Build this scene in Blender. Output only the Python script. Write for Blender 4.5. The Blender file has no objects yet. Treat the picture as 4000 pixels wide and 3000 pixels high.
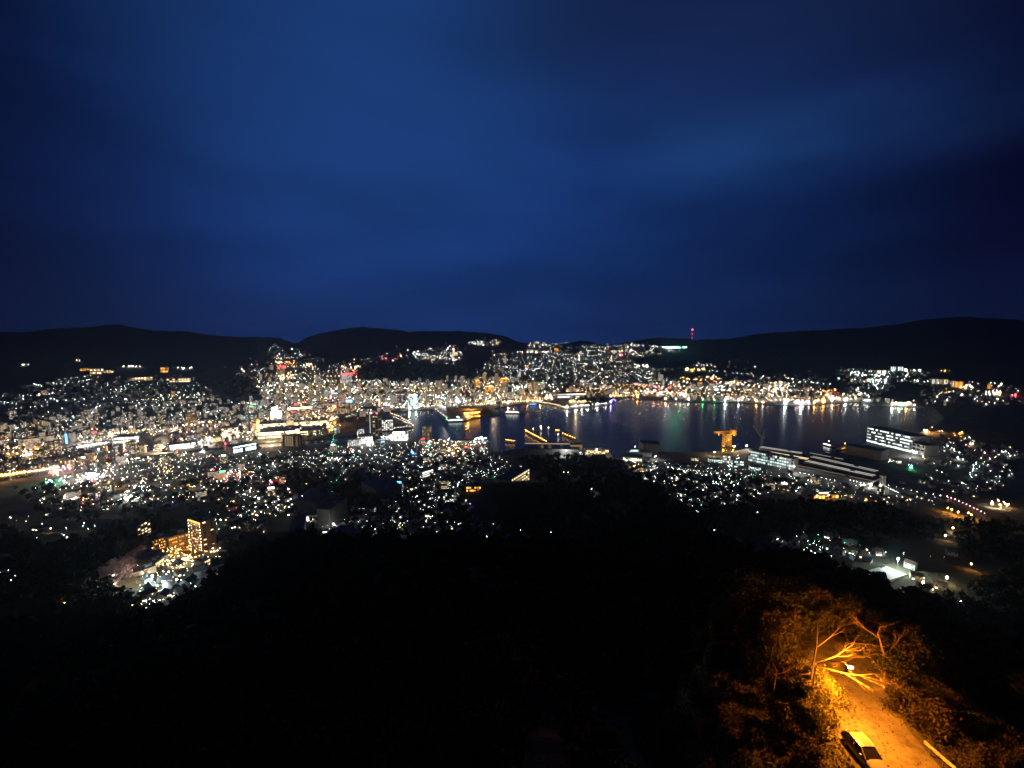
import bpy, math, random
import numpy as np
from mathutils import Vector, Matrix
from mathutils.geometry import delaunay_2d_cdt
R = math.radians
random.seed(7); rng = np.random.default_rng(7)
S = bpy.context.scene; COL = S.collection

# ------------------------------------------------------------------ camera, sky, exposure
CAM = 340.0; F = 1770.0; PITCH = math.atan((1500 - 1311) / F)
SP, CP = math.sin(PITCH), math.cos(PITCH)
cam = bpy.data.cameras.new('camera'); cam.sensor_width = 36.0; cam.lens = 36.0 * F / 4000
cam.clip_start = 0.5; cam.clip_end = 40000
co = bpy.data.objects.new('camera', cam); COL.objects.link(co)
co.location = (0, 0, CAM); co.rotation_euler = (R(90) - PITCH, 0, 0); S.camera = co

S.view_settings.view_transform = 'Standard'; S.view_settings.look = 'None'
S.view_settings.exposure = 0.0; S.view_settings.gamma = 1.0
S.cycles.use_adaptive_sampling = False
S.cycles.use_denoising = True; S.cycles.filter_width = 1.6
try: S.cycles.denoiser = 'OPENIMAGEDENOISE'
except Exception: pass
S.cycles.denoising_input_passes = 'RGB_ALBEDO_NORMAL'
S.cycles.max_bounces = 4; S.cycles.diffuse_bounces = 1; S.cycles.glossy_bounces = 2
S.cycles.transparent_max_bounces = 4
S.cycles.sample_clamp_indirect = 3.0; S.cycles.blur_glossy = 0.3
S.cycles.caustics_reflective = False; S.cycles.caustics_refractive = False

def N(nt, typ, **kw):
    n = nt.nodes.new(typ)
    for k, v in kw.items():
        if hasattr(n, k) and k not in n.inputs: setattr(n, k, v)
        else: n.inputs[k].default_value = v
    return n
def mth(nt, op, a, b=None, c=None, clamp=False):
    n = nt.nodes.new('ShaderNodeMath'); n.operation = op; n.use_clamp = clamp
    for i, v in enumerate((a, b, c)):
        if v is None: continue
        if isinstance(v, (int, float)): n.inputs[i].default_value = v
        else: nt.links.new(v, n.inputs[i])
    return n.outputs[0]
def mixc(nt, fac, a, b, blend='MIX'):
    n = nt.nodes.new('ShaderNodeMix'); n.data_type = 'RGBA'; n.blend_type = blend
    for s, v in ((n.inputs[0], fac), (n.inputs[6], a), (n.inputs[7], b)):
        if isinstance(v, (int, float)): s.default_value = v
        elif isinstance(v, tuple): s.default_value = (*v, 1)
        else: nt.links.new(v, s)
    return n.outputs[2]

W = bpy.data.worlds.new('World'); S.world = W; W.use_nodes = True
nt = W.node_tree; nt.nodes.clear()
out = N(nt, 'ShaderNodeOutputWorld'); bg = N(nt, 'ShaderNodeBackground'); nt.links.new(bg.outputs[0], out.inputs[0])
tc = N(nt, 'ShaderNodeTexCoord')
def dotdir(az, el):
    d = N(nt, 'ShaderNodeVectorMath', operation='DOT_PRODUCT')
    nt.links.new(tc.outputs['Generated'], d.inputs[0])
    d.inputs[1].default_value = (math.sin(R(az)) * math.cos(R(el)), math.cos(R(az)) * math.cos(R(el)), math.sin(R(el)))
    return d.outputs['Value']
def smooth(v, lo, hi):
    m = N(nt, 'ShaderNodeMapRange', interpolation_type='SMOOTHSTEP'); nt.links.new(v, m.inputs[0])
    m.inputs[1].default_value = lo; m.inputs[2].default_value = hi; return m.outputs[0]
def cloud(scale, stretch, detail, rough, seed):
    mp = N(nt, 'ShaderNodeMapping'); nt.links.new(tc.outputs['Generated'], mp.inputs[0])
    mp.inputs['Rotation'].default_value = (R(8), R(-12), 0)
    mp.inputs['Scale'].default_value = (1, 1, stretch); mp.inputs['Location'].default_value = (seed, seed * .7, seed * 1.3)
    nz = N(nt, 'ShaderNodeTexNoise', Scale=scale, Detail=detail, Roughness=rough); nt.links.new(mp.outputs[0], nz.inputs['Vector'])
    return nz.outputs[0]
glow = smooth(dotdir(-3, 16), 0.63, 1.0)            # dusk glow, brightest over the bay
c1 = smooth(cloud(1.1, 2.4, 1.2, .4, 3.1), .28, .74)
c2 = smooth(cloud(2.4, 3.4, 2.0, .45, 8.3), .28, .76)
base = mixc(nt, glow, (.0034, .0040, .029), (.0105, .0435, .200))
cl = mth(nt, 'ADD', mth(nt, 'MULTIPLY', c1, .40), mth(nt, 'MULTIPLY', c2, .34))
cl = mth(nt, 'ADD', cl, .46)
vm = N(nt, 'ShaderNodeVectorMath', operation='SCALE'); nt.links.new(base, vm.inputs[0]); nt.links.new(cl, vm.inputs['Scale'])
sep = N(nt, 'ShaderNodeSeparateXYZ'); nt.links.new(tc.outputs['Generated'], sep.inputs[0])
def band(az, el, wide, zc, zw):                      # a long flat streak of sky
    return mth(nt, 'MULTIPLY', smooth(dotdir(az, el), wide, 1.0), mth(nt, 'MULTIPLY', smooth(sep.outputs[2], zc - zw, zc), smooth(sep.outputs[2], zc + zw, zc)))
sky = mixc(nt, mth(nt, 'MULTIPLY', band(31, 20, .93, .335, .10), mth(nt, 'MULTIPLY_ADD', c2, .34, .06)), vm.outputs[0], (.020, .095, .32))   # lighter gap in the clouds
sky = mixc(nt, mth(nt, 'MULTIPLY', smooth(dotdir(-16, 32), .88, 1.0), .30), sky, (.017, .070, .235))
over = smooth(dotdir(24, 45), 0.86, 1.0)             # grey cloud bank
sky = mixc(nt, mth(nt, 'MULTIPLY', over, .7), sky, (.0085, .015, .048))
low = smooth(dotdir(0, 90), 0.20, -0.02)             # duller, slightly violet air near the skyline
sky = mixc(nt, mth(nt, 'MULTIPLY', low, .28), sky, (.0085, .024, .098))
nt.links.new(sky, bg.inputs['Color']); bg.inputs['Strength'].default_value = 0.84

# ------------------------------------------------------------------ geometry of the view: pixel (4000x3000 frame) <-> ground
def down_fwd(v):
    cy = (v - 1500) / F
    return SP + cy * CP, CP - cy * SP
def tan_dep(az, v):
    d, f = down_fwd(v); return d / f * math.cos(az)
def az_of(u, v):
    d, f = down_fwd(v); return math.atan(((u - 2000) / F) / f)
def at_z(u, v, z=0.0):
    d, f = down_fwd(v); k = (CAM - z) / d
    return Vector(((u - 2000) / F * k, f * k, z))
def at_r(u, v, r):
    """point on the ray of a pixel at horizontal distance r"""
    az = az_of(u, v); return Vector((r * math.sin(az), r * math.cos(az), CAM - r * tan_dep(az, v)))
def to_px(p):
    x, y, z = p[0], p[1], p[2] - CAM
    zd = y * CP - z * SP; yd = -(z * CP + y * SP)
    return 2000 + F * x / zd, 1500 + F * yd / zd

# ------------------------------------------------------------------ terrain: profiles by bearing
UC = [0, 500, 1000, 1500, 2000, 2500, 3000, 3500, 4000]
ROWS = [  # (v, z) rows of slopes and flats, per bearing
 [(2400,150),(2430,130),(2180,100),(2115,95),(2100,85),(2050,165),(2170,90),(2300,85),(2500,80)],
 [(2200,110),(2190,112),(2050,75),(2000,75),(2000,72),(1960,135),(2080,70),(2170,75),(2200,60)],
 [(2000,40),(1950,25),(1900,35),(1850,30),(1885,92),(1880,100),(1960,70),(1985,50),(2000,30)],
 [(1900,8),(1850,6),(1790,5),(1795,5),(1845,42),(1860,25),(1930,15),(1960,12),(1900,8)],
 [(1850,5),(1800,4),(1760,3.5),(1765,3.5),(1775,4),(1790,4),(1800,4),(1810,4),(1800,4)],
 [(1600,20),(1600,12),(1565,5),(1590,3),(1600,3),(1570,3),(1585,3),(1590,3),(1600,10)],
 [(1530,45),(1530,40),(1500,30),(1480,12),(1480,10),(1500,53),(1500,50),(1500,60),(1500,70)],
 [(1440,115),(1440,120),(1430,95),(1430,90),(1420,100),(1420,135),(1440,100),(1430,130),(1420,150)]]
R3 = [5300, 4700, 5000, 4300, 4400, 4300, 4500, 4600, 5100]; V3 = [1380, 1380, 1350, 1370, 1350, 1342, 1375, 1360, 1350]
RCR = [6100, 5600, 5800, 5000, 4800, 4800, 5500, 5600, 5800]
CREST = [(-300,716),(0,716),(80,712),(140,706),(200,703),(260,698),(300,706),(340,713),(400,714),(460,722),(500,727),(560,727),(600,728),(638,741),(662,728),(700,716),(740,708),(790,704),(830,708),(880,714),(940,713),(1000,714),(1050,716),(1090,725),(1120,738),(1160,741),(1200,742),(1260,735),(1285,740),(1305,748),(1330,746),(1360,738),(1420,727),(1470,730),(1500,733),(1540,733),(1600,727),(1640,719),(1700,715),(1760,711),(1820,709),(1880,705),(1940,698),(2000,688),(2060,681),(2130,684),(2212,690),(2500,690)]
VSIL = [(-300,2480),(0,2470),(300,2450),(560,2440),(700,2400),(770,2365),(850,2280),(960,2215),(1080,2152),(1160,2125),(1400,2130),(1600,2122),(1850,2108),(2000,2130),(2200,2140),(2500,2150),(2750,2130),(3000,2190),(3200,2205),(3390,2285),(3500,2335),(3650,2410),(3800,2490),(4000,2600),(4300,2760)]
def lerp(xs, ys, x): return float(np.interp(x, xs, ys))
CU = [a * 1.8083 for a, b in CREST]; CV = [b * 1.8083 for a, b in CREST]
def u_at(az, v):
    d, f = down_fwd(v); return 2000 + F * math.tan(az) * f
AZ = np.radians(np.linspace(-62, 62, 331)); LR = np.linspace(math.log(4), math.log(11000), 520); RR = np.exp(LR)
def profile(az):
    uc = min(max(u_at(az, 1700), 0), 4000); P = []
    side = max(0.0, min(1.0, (u_at(az, 2700) - 2700) / 350.0))
    near = [(4,303),(20,302),(36,300.5)] if side < .5 else [(4,302),(20,301),(36,300)]
    P += near; P += [(65, 287 + 12.8 * side), (100, 271 + 12 * side), (200, 232 + 2 * side)]
    vs = 2130.0
    for _ in range(4): vs = lerp([a for a, b in VSIL], [b for a, b in VSIL], u_at(az, vs))
    P.append((330, CAM - 330 * tan_dep(az, vs)))
    P.append((385, CAM - 385 * tan_dep(az, vs) - 22))
    for row in ROWS:
        v = lerp(UC, [a for a, b in row], uc); z = lerp(UC, [b for a, b in row], uc)
        P.append(((CAM - z) / tan_dep(az, v), z))
    r3 = lerp(UC, R3, uc); P.append((r3, CAM - r3 * tan_dep(az, lerp(UC, V3, uc))))
    rc = lerp(UC, RCR, uc); vc = lerp(CU, CV, u_at(az, 1300)); zc = CAM - rc * tan_dep(az, vc)
    P += [(rc, zc), (rc + 500, zc - 35), (rc + 2200, zc * .45), (11500, 60)]
    P.sort(); keep = [P[0]]
    for p in P[1:]:
        if p[0] > keep[-1][0] + 4: keep.append(p)
    return np.interp(LR, [math.log(p[0]) for p in keep], [p[1] for p in keep])
Z = np.array([profile(a) for a in AZ])
def blur(A, n, ax):
    for _ in range(n):
        B = np.roll(A, 1, ax); C = np.roll(A, -1, ax)
        sl = [slice(None)] * 2; sl[ax] = 0; B[tuple(sl)] = A[tuple(sl)]; sl[ax] = -1; C[tuple(sl)] = A[tuple(sl)]
        A = (B + 2 * A + C) / 4
    return A
Z = blur(Z, 3, 1)
Zs = blur(Z, 3, 0); crest_w = np.clip((RR - 4300) / 500, 0, 1)[None, :]
Z = Zs * (1 - crest_w) + Z * crest_w
XX = RR[None, :] * np.sin(AZ)[:, None]; YY = RR[None, :] * np.cos(AZ)[:, None]
def wob(x, y, s, seed):
    r_ = np.random.default_rng(seed); o = 0
    for k in range(7):
        a = r_.uniform(0, 6.28); f = (1.35 ** k) / s; o = o + np.sin((x * math.cos(a) + y * math.sin(a)) * f * 6.28 + r_.uniform(0, 6.28)) / (1.15 ** k)
    return o / 3
hilly = np.clip((Z - 12) / 60, 0, 1) * np.clip((RR[None, :] - 60) / 150, 0, 1)
Z = Z + hilly * (wob(XX, YY, 420, 1) * 6 + wob(XX, YY, 90, 2) * 2.2) * np.clip(RR[None, :] / 900, .25, 1.3)
crest_fade = np.clip((RR[None, :] - 4000) / 900, 0, 1); Z = Z + crest_fade * wob(XX, YY, 120, 5) * 4.5

WATER = [(1290,1711),(1100,1724),(1000,1731),(880,1743),(700,1765),(500,1790),(500,1800),(700,1777),(880,1758),(1010,1750),(1100,1742),(1290,1730),(1330,1724),(1420,1722),(1500,1712),(1600,1712),(1640,1716),(1690,1719),(1740,1717),(1810,1722),(1850,1720),(1915,1724),(1930,1765),(1960,1768),(2005,1752),(2055,1752),(2075,1747),(2280,1755),(2385,1770),(2396,1790),(2425,1790),(2440,1768),(2520,1760),(2640,1768),(2860,1763),(2920,1752),(2980,1744),(3100,1765),(3190,1788),(3215,1768),(3290,1768),(3340,1745),(3430,1712),(3590,1690),(3640,1668),(3690,1635),(3650,1597),(3583,1591),(3420,1584),(3362,1571),(3271,1573),(3167,1582),(3090,1584),(3000,1580),(2954,1575),(2859,1571),(2805,1573),(2633,1568),(2560,1564),(2480,1560),(2470,1548),(2412,1562),(2395,1577),(2366,1582),(2212,1598),(2149,1582),(2120,1576),(2050,1576),(1985,1585),(1930,1595),(1935,1605),(1955,1615),(1890,1626),(1840,1638),(1770,1645),(1735,1640),(1700,1598),(1640,1600),(1560,1607),(1525,1612),(1525,1622),(1600,1655),(1615,1668),(1495,1680),(1400,1695),(1330,1706)]
SHEET = [(480,1812),(700,1796),(900,1775),(1100,1760),(1400,1745),(1650,1735),(1850,1745),(1905,1775),(2050,1785),(2450,1805),(2700,1790),(2900,1785),(3190,1815),(3350,1790),(3460,1750),(3640,1715),(3750,1680),(3780,1635),(3740,1590),(3500,1578),(3250,1560),(2950,1562),(2640,1556),(2480,1538),(2380,1540),(2050,1562),(1870,1572),(1500,1595),(1460,1655),(1300,1695),(900,1728),(480,1775)]
WP = np.array([at_z(u, v, 3)[:2] for u, v in WATER]); SPOLY = np.array([at_z(u, v, 3)[:2] for u, v in SHEET])
def inside(px, py, poly):
    px = np.asarray(px, float); py = np.asarray(py, float); r = np.zeros(px.shape, bool)
    n = len(poly)
    for i in range(n):
        x1, y1 = poly[i]; x2, y2 = poly[(i + 1) % n]
        if y1 == y2: continue
        c = ((y1 > py) != (y2 > py)) & (px < (x2 - x1) * (py - y1) / (y2 - y1) + x1)
        r ^= c
    return r
def edge_dist(px, py, poly):
    d = np.full(np.shape(px), 1e9)
    for i in range(len(poly)):
        a = poly[i]; b = poly[(i + 1) % len(poly)]; ab = b - a; L = max((ab ** 2).sum(), 1e-6)
        t = np.clip(((px - a[0]) * ab[0] + (py - a[1]) * ab[1]) / L, 0, 1)
        d = np.minimum(d, np.hypot(px - a[0] - t * ab[0], py - a[1] - t * ab[1]))
    return d
ZG = Z.copy()                                           # walkable ground, used to stand things on
ins = inside(XX, YY, SPOLY); wat = inside(XX, YY, WP); dw = edge_dist(XX, YY, WP)
Z = np.where(ins, np.minimum(Z, 2.3), Z)
Z = np.where(wat | ((dw < 34) & ins), -9.0, Z)
ZG = np.where(ins, 3.0, ZG)
# the road shelf below the lookout is level
PLX, PLY = 36.0, 43.0
pl = np.clip((19 - np.hypot(XX - PLX, (YY - PLY) * .8)) / 5, 0, 1); Z = Z * (1 - pl) + 300.0 * pl; ZG = ZG * (1 - pl) + 300 * pl
def tab(A, x, y):
    r = math.hypot(x, y); a = math.atan2(x, y)
    i = (a - AZ[0]) / (AZ[1] - AZ[0]); j = (math.log(max(r, 4.01)) - LR[0]) / (LR[1] - LR[0])
    i = min(max(i, 0), len(AZ) - 1.001); j = min(max(j, 0), len(LR) - 1.001); i0, j0 = int(i), int(j); fi, fj = i - i0, j - j0
    return (A[i0, j0] * (1 - fi) + A[i0 + 1, j0] * fi) * (1 - fj) + (A[i0, j0 + 1] * (1 - fi) + A[i0 + 1, j0 + 1] * fi) * fj
def gz(x, y): return float(tab(ZG, x, y))
def in_water(x, y): return bool(inside(x, y, WP))
def hit(u, v):
    """ground point seen in a pixel of the 4000x3000 frame (None: sky)"""
    az = az_of(u, v); t = tan_dep(az, v)
    i = (az - AZ[0]) / (AZ[1] - AZ[0])
    if i < 0 or i > len(AZ) - 1.01: return None
    i0 = int(i); f = i - i0; row = ZG[i0] * (1 - f) + ZG[i0 + 1] * f
    d = row - (CAM - RR * t); k = np.nonzero(d[40:] >= 0)[0]
    if len(k) == 0: return None
    j = k[0] + 40; a, b = d[j - 1], d[j]; s = 0 if a >= 0 else -a / (b - a)
    r = RR[j - 1] + (RR[j] - RR[j - 1]) * s
    x, y = r * math.sin(az), r * math.cos(az); return Vector((x, y, gz(x, y)))
def gp(u, v):
    p = hit(u, v); return p if p is not None else at_z(u, v, 3)

# ------------------------------------------------------------------ materials
MATS = {}
def mat(name, col, rough=.7, noise=0.0, scale=1.0, metal=0.0, spec=.3, col2=None):
    if name in MATS: return MATS[name]
    m = bpy.data.materials.new(name); m.use_nodes = True; t = m.node_tree; b = t.nodes['Principled BSDF']
    b.inputs['Roughness'].default_value = rough; b.inputs['Metallic'].default_value = metal
    b.inputs['Specular IOR Level'].default_value = spec
    if noise or col2:
        o = N(t, 'ShaderNodeTexCoord'); nz = N(t, 'ShaderNodeTexNoise', Scale=scale, Detail=5.0, Roughness=.6)
        t.links.new(o.outputs['Object'], nz.inputs['Vector'])
        c2 = col2 or tuple(max(0, c * (1 - noise)) for c in col)
        r_ = N(t, 'ShaderNodeMapRange'); t.links.new(nz.outputs[0], r_.inputs[0]); r_.inputs[1].default_value = .32; r_.inputs[2].default_value = .68
        t.links.new(mixc(t, r_.outputs[0], c2, col), b.inputs['Base Color'])
    else: b.inputs['Base Color'].default_value = (*col, 1)
    MATS[name] = m; return m
def emit(name, col, s, sample=True):
    if name in MATS: return MATS[name]
    m = bpy.data.materials.new(name); m.use_nodes = True; t = m.node_tree; t.nodes.clear()
    o = N(t, 'ShaderNodeOutputMaterial'); e = N(t, 'ShaderNodeEmission', Color=(*col, 1), Strength=s); t.links.new(e.outputs[0], o.inputs[0])
    m.cycles.emission_sampling = 'AUTO' if sample else 'NONE'
    MATS[name] = m; return m
def lit_facade(name, wall, lamp, frac, strength, cw=3.6, ch=3.1, bandy=False):
    """wall with rows of windows (UV in metres), part of them lit"""
    if name in MATS: return MATS[name]
    m = bpy.data.materials.new(name); m.use_nodes = True; t = m.node_tree; b = t.nodes['Principled BSDF']
    uv = N(t, 'ShaderNodeTexCoord'); sx = N(t, 'ShaderNodeSeparateXYZ'); t.links.new(uv.outputs['UV'], sx.inputs[0])
    fu = mth(t, 'DIVIDE', sx.outputs[0], cw); fv = mth(t, 'DIVIDE', sx.outputs[1], ch)
    cu = mth(t, 'FLOOR', fu); cv = mth(t, 'FLOOR', fv); pu = mth(t, 'FRACT', fu); pv = mth(t, 'FRACT', fv)
    cb = N(t, 'ShaderNodeCombineXYZ'); t.links.new(cu, cb.inputs[0]); t.links.new(cv, cb.inputs[1])
    oi = N(t, 'ShaderNodeObjectInfo'); t.links.new(oi.outputs['Random'], cb.inputs[2])
    wn = N(t, 'ShaderNodeTexWhiteNoise'); t.links.new(cb.outputs[0], wn.inputs['Vector'])
    on = mth(t, 'LESS_THAN', wn.outputs['Value'], frac)
    a = (.08, .92, .35, .62) if bandy else (.2, .8, .3, .78)
    box = mth(t, 'MULTIPLY', mth(t, 'MULTIPLY', mth(t, 'GREATER_THAN', pu, a[0]), mth(t, 'LESS_THAN', pu, a[1])), mth(t, 'MULTIPLY', mth(t, 'GREATER_THAN', pv, a[2]), mth(t, 'LESS_THAN', pv, a[3])))
    wn2 = N(t, 'ShaderNodeTexWhiteNoise', noise_dimensions='4D', W=3.7); t.links.new(cb.outputs[0], wn2.inputs['Vector'])
    t.links.new(mixc(t, box, wall, (.02, .022, .026)), b.inputs['Base Color'])
    tint = mixc(t, mth(t, 'MULTIPLY', wn2.outputs['Value'], .7), lamp, (1, .62, .3) if lamp[2] > .5 else (1, .85, .6))
    t.links.new(tint, b.inputs['Emission Color'])
    es = mth(t, 'MULTIPLY', mth(t, 'MULTIPLY', box, on), mth(t, 'MULTIPLY_ADD', wn2.outputs['Value'], strength, strength * .35))
    t.links.new(es, b.inputs['Emission Strength']); b.inputs['Roughness'].default_value = .6
    m.cycles.emission_sampling = 'NONE'; MATS[name] = m; return m

HUE = {'cool': (.78, 1, .95), 'white': (1, .96, .88), 'warm': (1, .72, .40), 'orange': (1, .42, .07), 'red': (1, .05, .06), 'green': (.12, 1, .38), 'blue': (.12, .42, 1), 'pink': (1, .42, .45), 'violet': (.35, .25, 1)}
HNAME = {'cool': 'cool white', 'white': 'white', 'warm': 'warm yellow', 'orange': 'orange', 'red': 'red', 'green': 'green', 'blue': 'blue', 'pink': 'pink', 'violet': 'violet'}
def lampm(h, s=52): return emit('lamp_%s_%g' % (h, s), HUE[h], s)
def downm(h):
    """underside of a street lamp: gives light downwards only"""
    k = 'lamp_panel_' + h
    if k in MATS: return MATS[k]
    m = emit(k, HUE[h], 150); t = m.node_tree; g = N(t, 'ShaderNodeNewGeometry'); e = [n for n in t.nodes if n.type == 'EMISSION'][0]
    t.links.new(mth(t, 'MULTIPLY', mth(t, 'SUBTRACT', 1.0, g.outputs['Backfacing']), 150.0), e.inputs['Strength']); m.cycles.emission_sampling = 'FRONT'; return m
def glowm(h, s): return emit('glow_%s_%g' % (h, s), HUE[h], s)
M_CONC = mat('concrete', (.32, .31, .29), .8, .35, .12)
M_DARKC = mat('weathered_concrete', (.2, .2, .2), .8, .4, .1)
M_PALE = mat('pale_render', (.52, .5, .46), .7, .2, .2)
M_TAN = mat('tan_tiles', (.42, .30, .16), .6, .25, .3)
M_ROOF = mat('roof_felt', (.12, .13, .14), .8, .35, .2)
M_TILE = mat('roof_tiles', (.09, .095, .11), .5, .4, .6)
M_ROOFB = mat('blue_sheet_roof', (.022, .034, .046), .6, .3, .15)
M_ROOFT = mat('teal_sheet_roof', (.06, .17, .17), .5, .35, .1)
M_STEEL = mat('painted_steel', (.25, .26, .27), .5, .2, 1.0, .4)
M_POLE = mat('galvanised_pole', (.3, .3, .3), .5, .2, 2.0, .6)
M_ASPH = mat('asphalt', (.055, .052, .05), .85, .4, .6)
M_GLASSD = mat('dark_glass', (.01, .012, .014), .08, 0, 1, 0, .6)
M_WALLS = [mat('wall_%s' % n, c, .8, .25, .3) for n, c in (('cream', (.42, .38, .31)), ('grey', (.3, .3, .3)), ('white', (.40, .40, .38)), ('brown', (.2, .14, .1)))]
M_BARK = mat('bark', (.17, .12, .08), .9, .6, 9.0)
M_LEAF = mat('leaves', (.055, .062, .016), .6, .55, .35)
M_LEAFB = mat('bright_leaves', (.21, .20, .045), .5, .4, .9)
M_LEAFR = mat('autumn_leaves', (.075, .042, .02), .7, .5, .5)
M_WOOD = mat('woodland_leaves', (.058, .06, .042), .95, .6, .05, 0, .03)
M_PINK = mat('blossom', (.62, .42, .40), .7, .3, .4)
for k_ in ('leaves', 'bright_leaves', 'autumn_leaves', 'blossom'):        # thin leaves let some light through
    t = MATS[k_].node_tree; pb = t.nodes['Principled BSDF']; tr = N(t, 'ShaderNodeBsdfTranslucent'); mx = N(t, 'ShaderNodeMixShader'); mx.inputs[0].default_value = .38
    s_ = pb.inputs['Base Color'].links[0].from_socket; t.links.new(s_, tr.inputs['Color']); t.links.new(pb.outputs[0], mx.inputs[1]); t.links.new(tr.outputs[0], mx.inputs[2]); t.links.new(mx.outputs[0], t.nodes['Material Output'].inputs['Surface'])

# ------------------------------------------------------------------ builders
class MB:
    def __init__(s): s.v = []; s.f = []; s.mi = []; s.uv = []
    def quad(s, a, b, c, d, m=0, uv=None):
        n = len(s.v); s.v += [tuple(a), tuple(b), tuple(c), tuple(d)]; s.f.append((n, n + 1, n + 2, n + 3)); s.mi.append(m)
        s.uv += list(uv or ((0, 0), (1, 0), (1, 1), (0, 1)))
    def tri(s, a, b, c, m=0):
        n = len(s.v); s.v += [tuple(a), tuple(b), tuple(c)]; s.f.append((n, n + 1, n + 2)); s.mi.append(m); s.uv += [(0, 0)] * 3
    def box(s, c, d, rz=0, m=0, mtop=None, bottom=True, ox=0.0):
        hx, hy, hz = d[0] / 2, d[1] / 2, d[2] / 2; cs, sn = math.cos(rz), math.sin(rz)
        P = lambda x, y, z: (c[0] + x * cs - y * sn, c[1] + x * sn + y * cs, c[2] + z)
        k = [(-hx, -hy), (hx, -hy), (hx, hy), (-hx, hy)]; L = ox
        for i in range(4):
            a, b = k[i], k[(i + 1) % 4]; w = d[0] if i % 2 == 0 else d[1]
            s.quad(P(*a, -hz), P(*b, -hz), P(*b, hz), P(*a, hz), m, ((L, 0), (L + w, 0), (L + w, d[2]), (L, d[2]))); L += w + 1.7
        s.quad(P(*k[0], hz), P(*k[1], hz), P(*k[2], hz), P(*k[3], hz), m if mtop is None else mtop)
        if bottom: s.quad(P(*k[3], -hz), P(*k[2], -hz), P(*k[1], -hz), P(*k[0], -hz), m)
    def tube(s, a, b, ra, rb, n=5, m=0):
        a, b = Vector(a), Vector(b); d = (b - a)
        if d.length < 1e-6: return
        d.normalize(); x = d.orthogonal().normalized(); y = d.cross(x)
        A = [a + (x * math.cos(6.2832 * i / n) + y * math.sin(6.2832 * i / n)) * ra for i in range(n)]
        B = [b + (x * math.cos(6.2832 * i / n) + y * math.sin(6.2832 * i / n)) * rb for i in range(n)]
        for i in range(n): s.quad(A[i], A[(i + 1) % n], B[(i + 1) % n], B[i], m)
        for i in range(1, n - 1): s.tri(B[0], B[i], B[i + 1], m)
    def octa(s, c, r, m=0, sq=1.0):
        c = Vector(c); p = [c + Vector(q) for q in ((r, 0, 0), (0, r, 0), (-r, 0, 0), (0, -r, 0))]; t = c + Vector((0, 0, r * sq)); b = c - Vector((0, 0, r * sq))
        for i in range(4): s.tri(p[i], p[(i + 1) % 4], t, m); s.tri(p[(i + 1) % 4], p[i], b, m)
    def ball(s, c, r, nu=14, nv=8, m=0, sq=1.0):
        c = Vector(c); P = lambda i, j: c + Vector((r * math.sin(math.pi * j / nv) * math.cos(6.2832 * i / nu), r * math.sin(math.pi * j / nv) * math.sin(6.2832 * i / nu), r * sq * math.cos(math.pi * j / nv)))
        for j in range(nv):
            for i in range(nu): s.quad(P(i, j + 1), P(i + 1, j + 1), P(i + 1, j), P(i, j), m)
    def mesh(s, name, mats, smooth=False):
        me = bpy.data.meshes.new(name); me.from_pydata(s.v, [], s.f)
        for m in (mats if isinstance(mats, (list, tuple)) else [mats]): me.materials.append(m)
        me.polygons.foreach_set('material_index', s.mi)
        ul = me.uv_layers.new(name='UVMap'); ul.data.foreach_set('uv', [c for q in s.uv for c in q])
        if smooth: me.polygons.foreach_set('use_smooth', [True] * len(s.f))
        me.update(); return me
def link(name, data, parent=None, loc=None, rz=0.0):
    o = bpy.data.objects.new(name, data); COL.objects.link(o)
    if parent is not None: o.parent = parent
    if loc is not None: o.location = loc
    if rz: o.rotation_euler = (0, 0, rz)
    return o
def tag(o, label=None, cat=None, group=None, kind=None):
    if label: o['label'] = label
    if cat: o['category'] = cat
    if group: o['group'] = group
    if kind: o['kind'] = kind
    return o
def thing(name, label, cat, loc=(0, 0, 0), rz=0.0, group=None):
    return tag(link(name, None, None, loc, rz), label, cat, group)
def struct(name, me): return tag(link(name, me), kind='structure')
def dup(root, loc, rz=0.0, sc=None):
    r = root.copy(); COL.objects.link(r); r.location = loc; r.rotation_euler = (0, 0, rz)
    if sc is not None: r.scale = sc
    for ch in root.children:
        c = ch.copy(); COL.objects.link(c); c.parent = r
        for g in ch.children:
            d = g.copy(); COL.objects.link(d); d.parent = c
    return r

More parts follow.
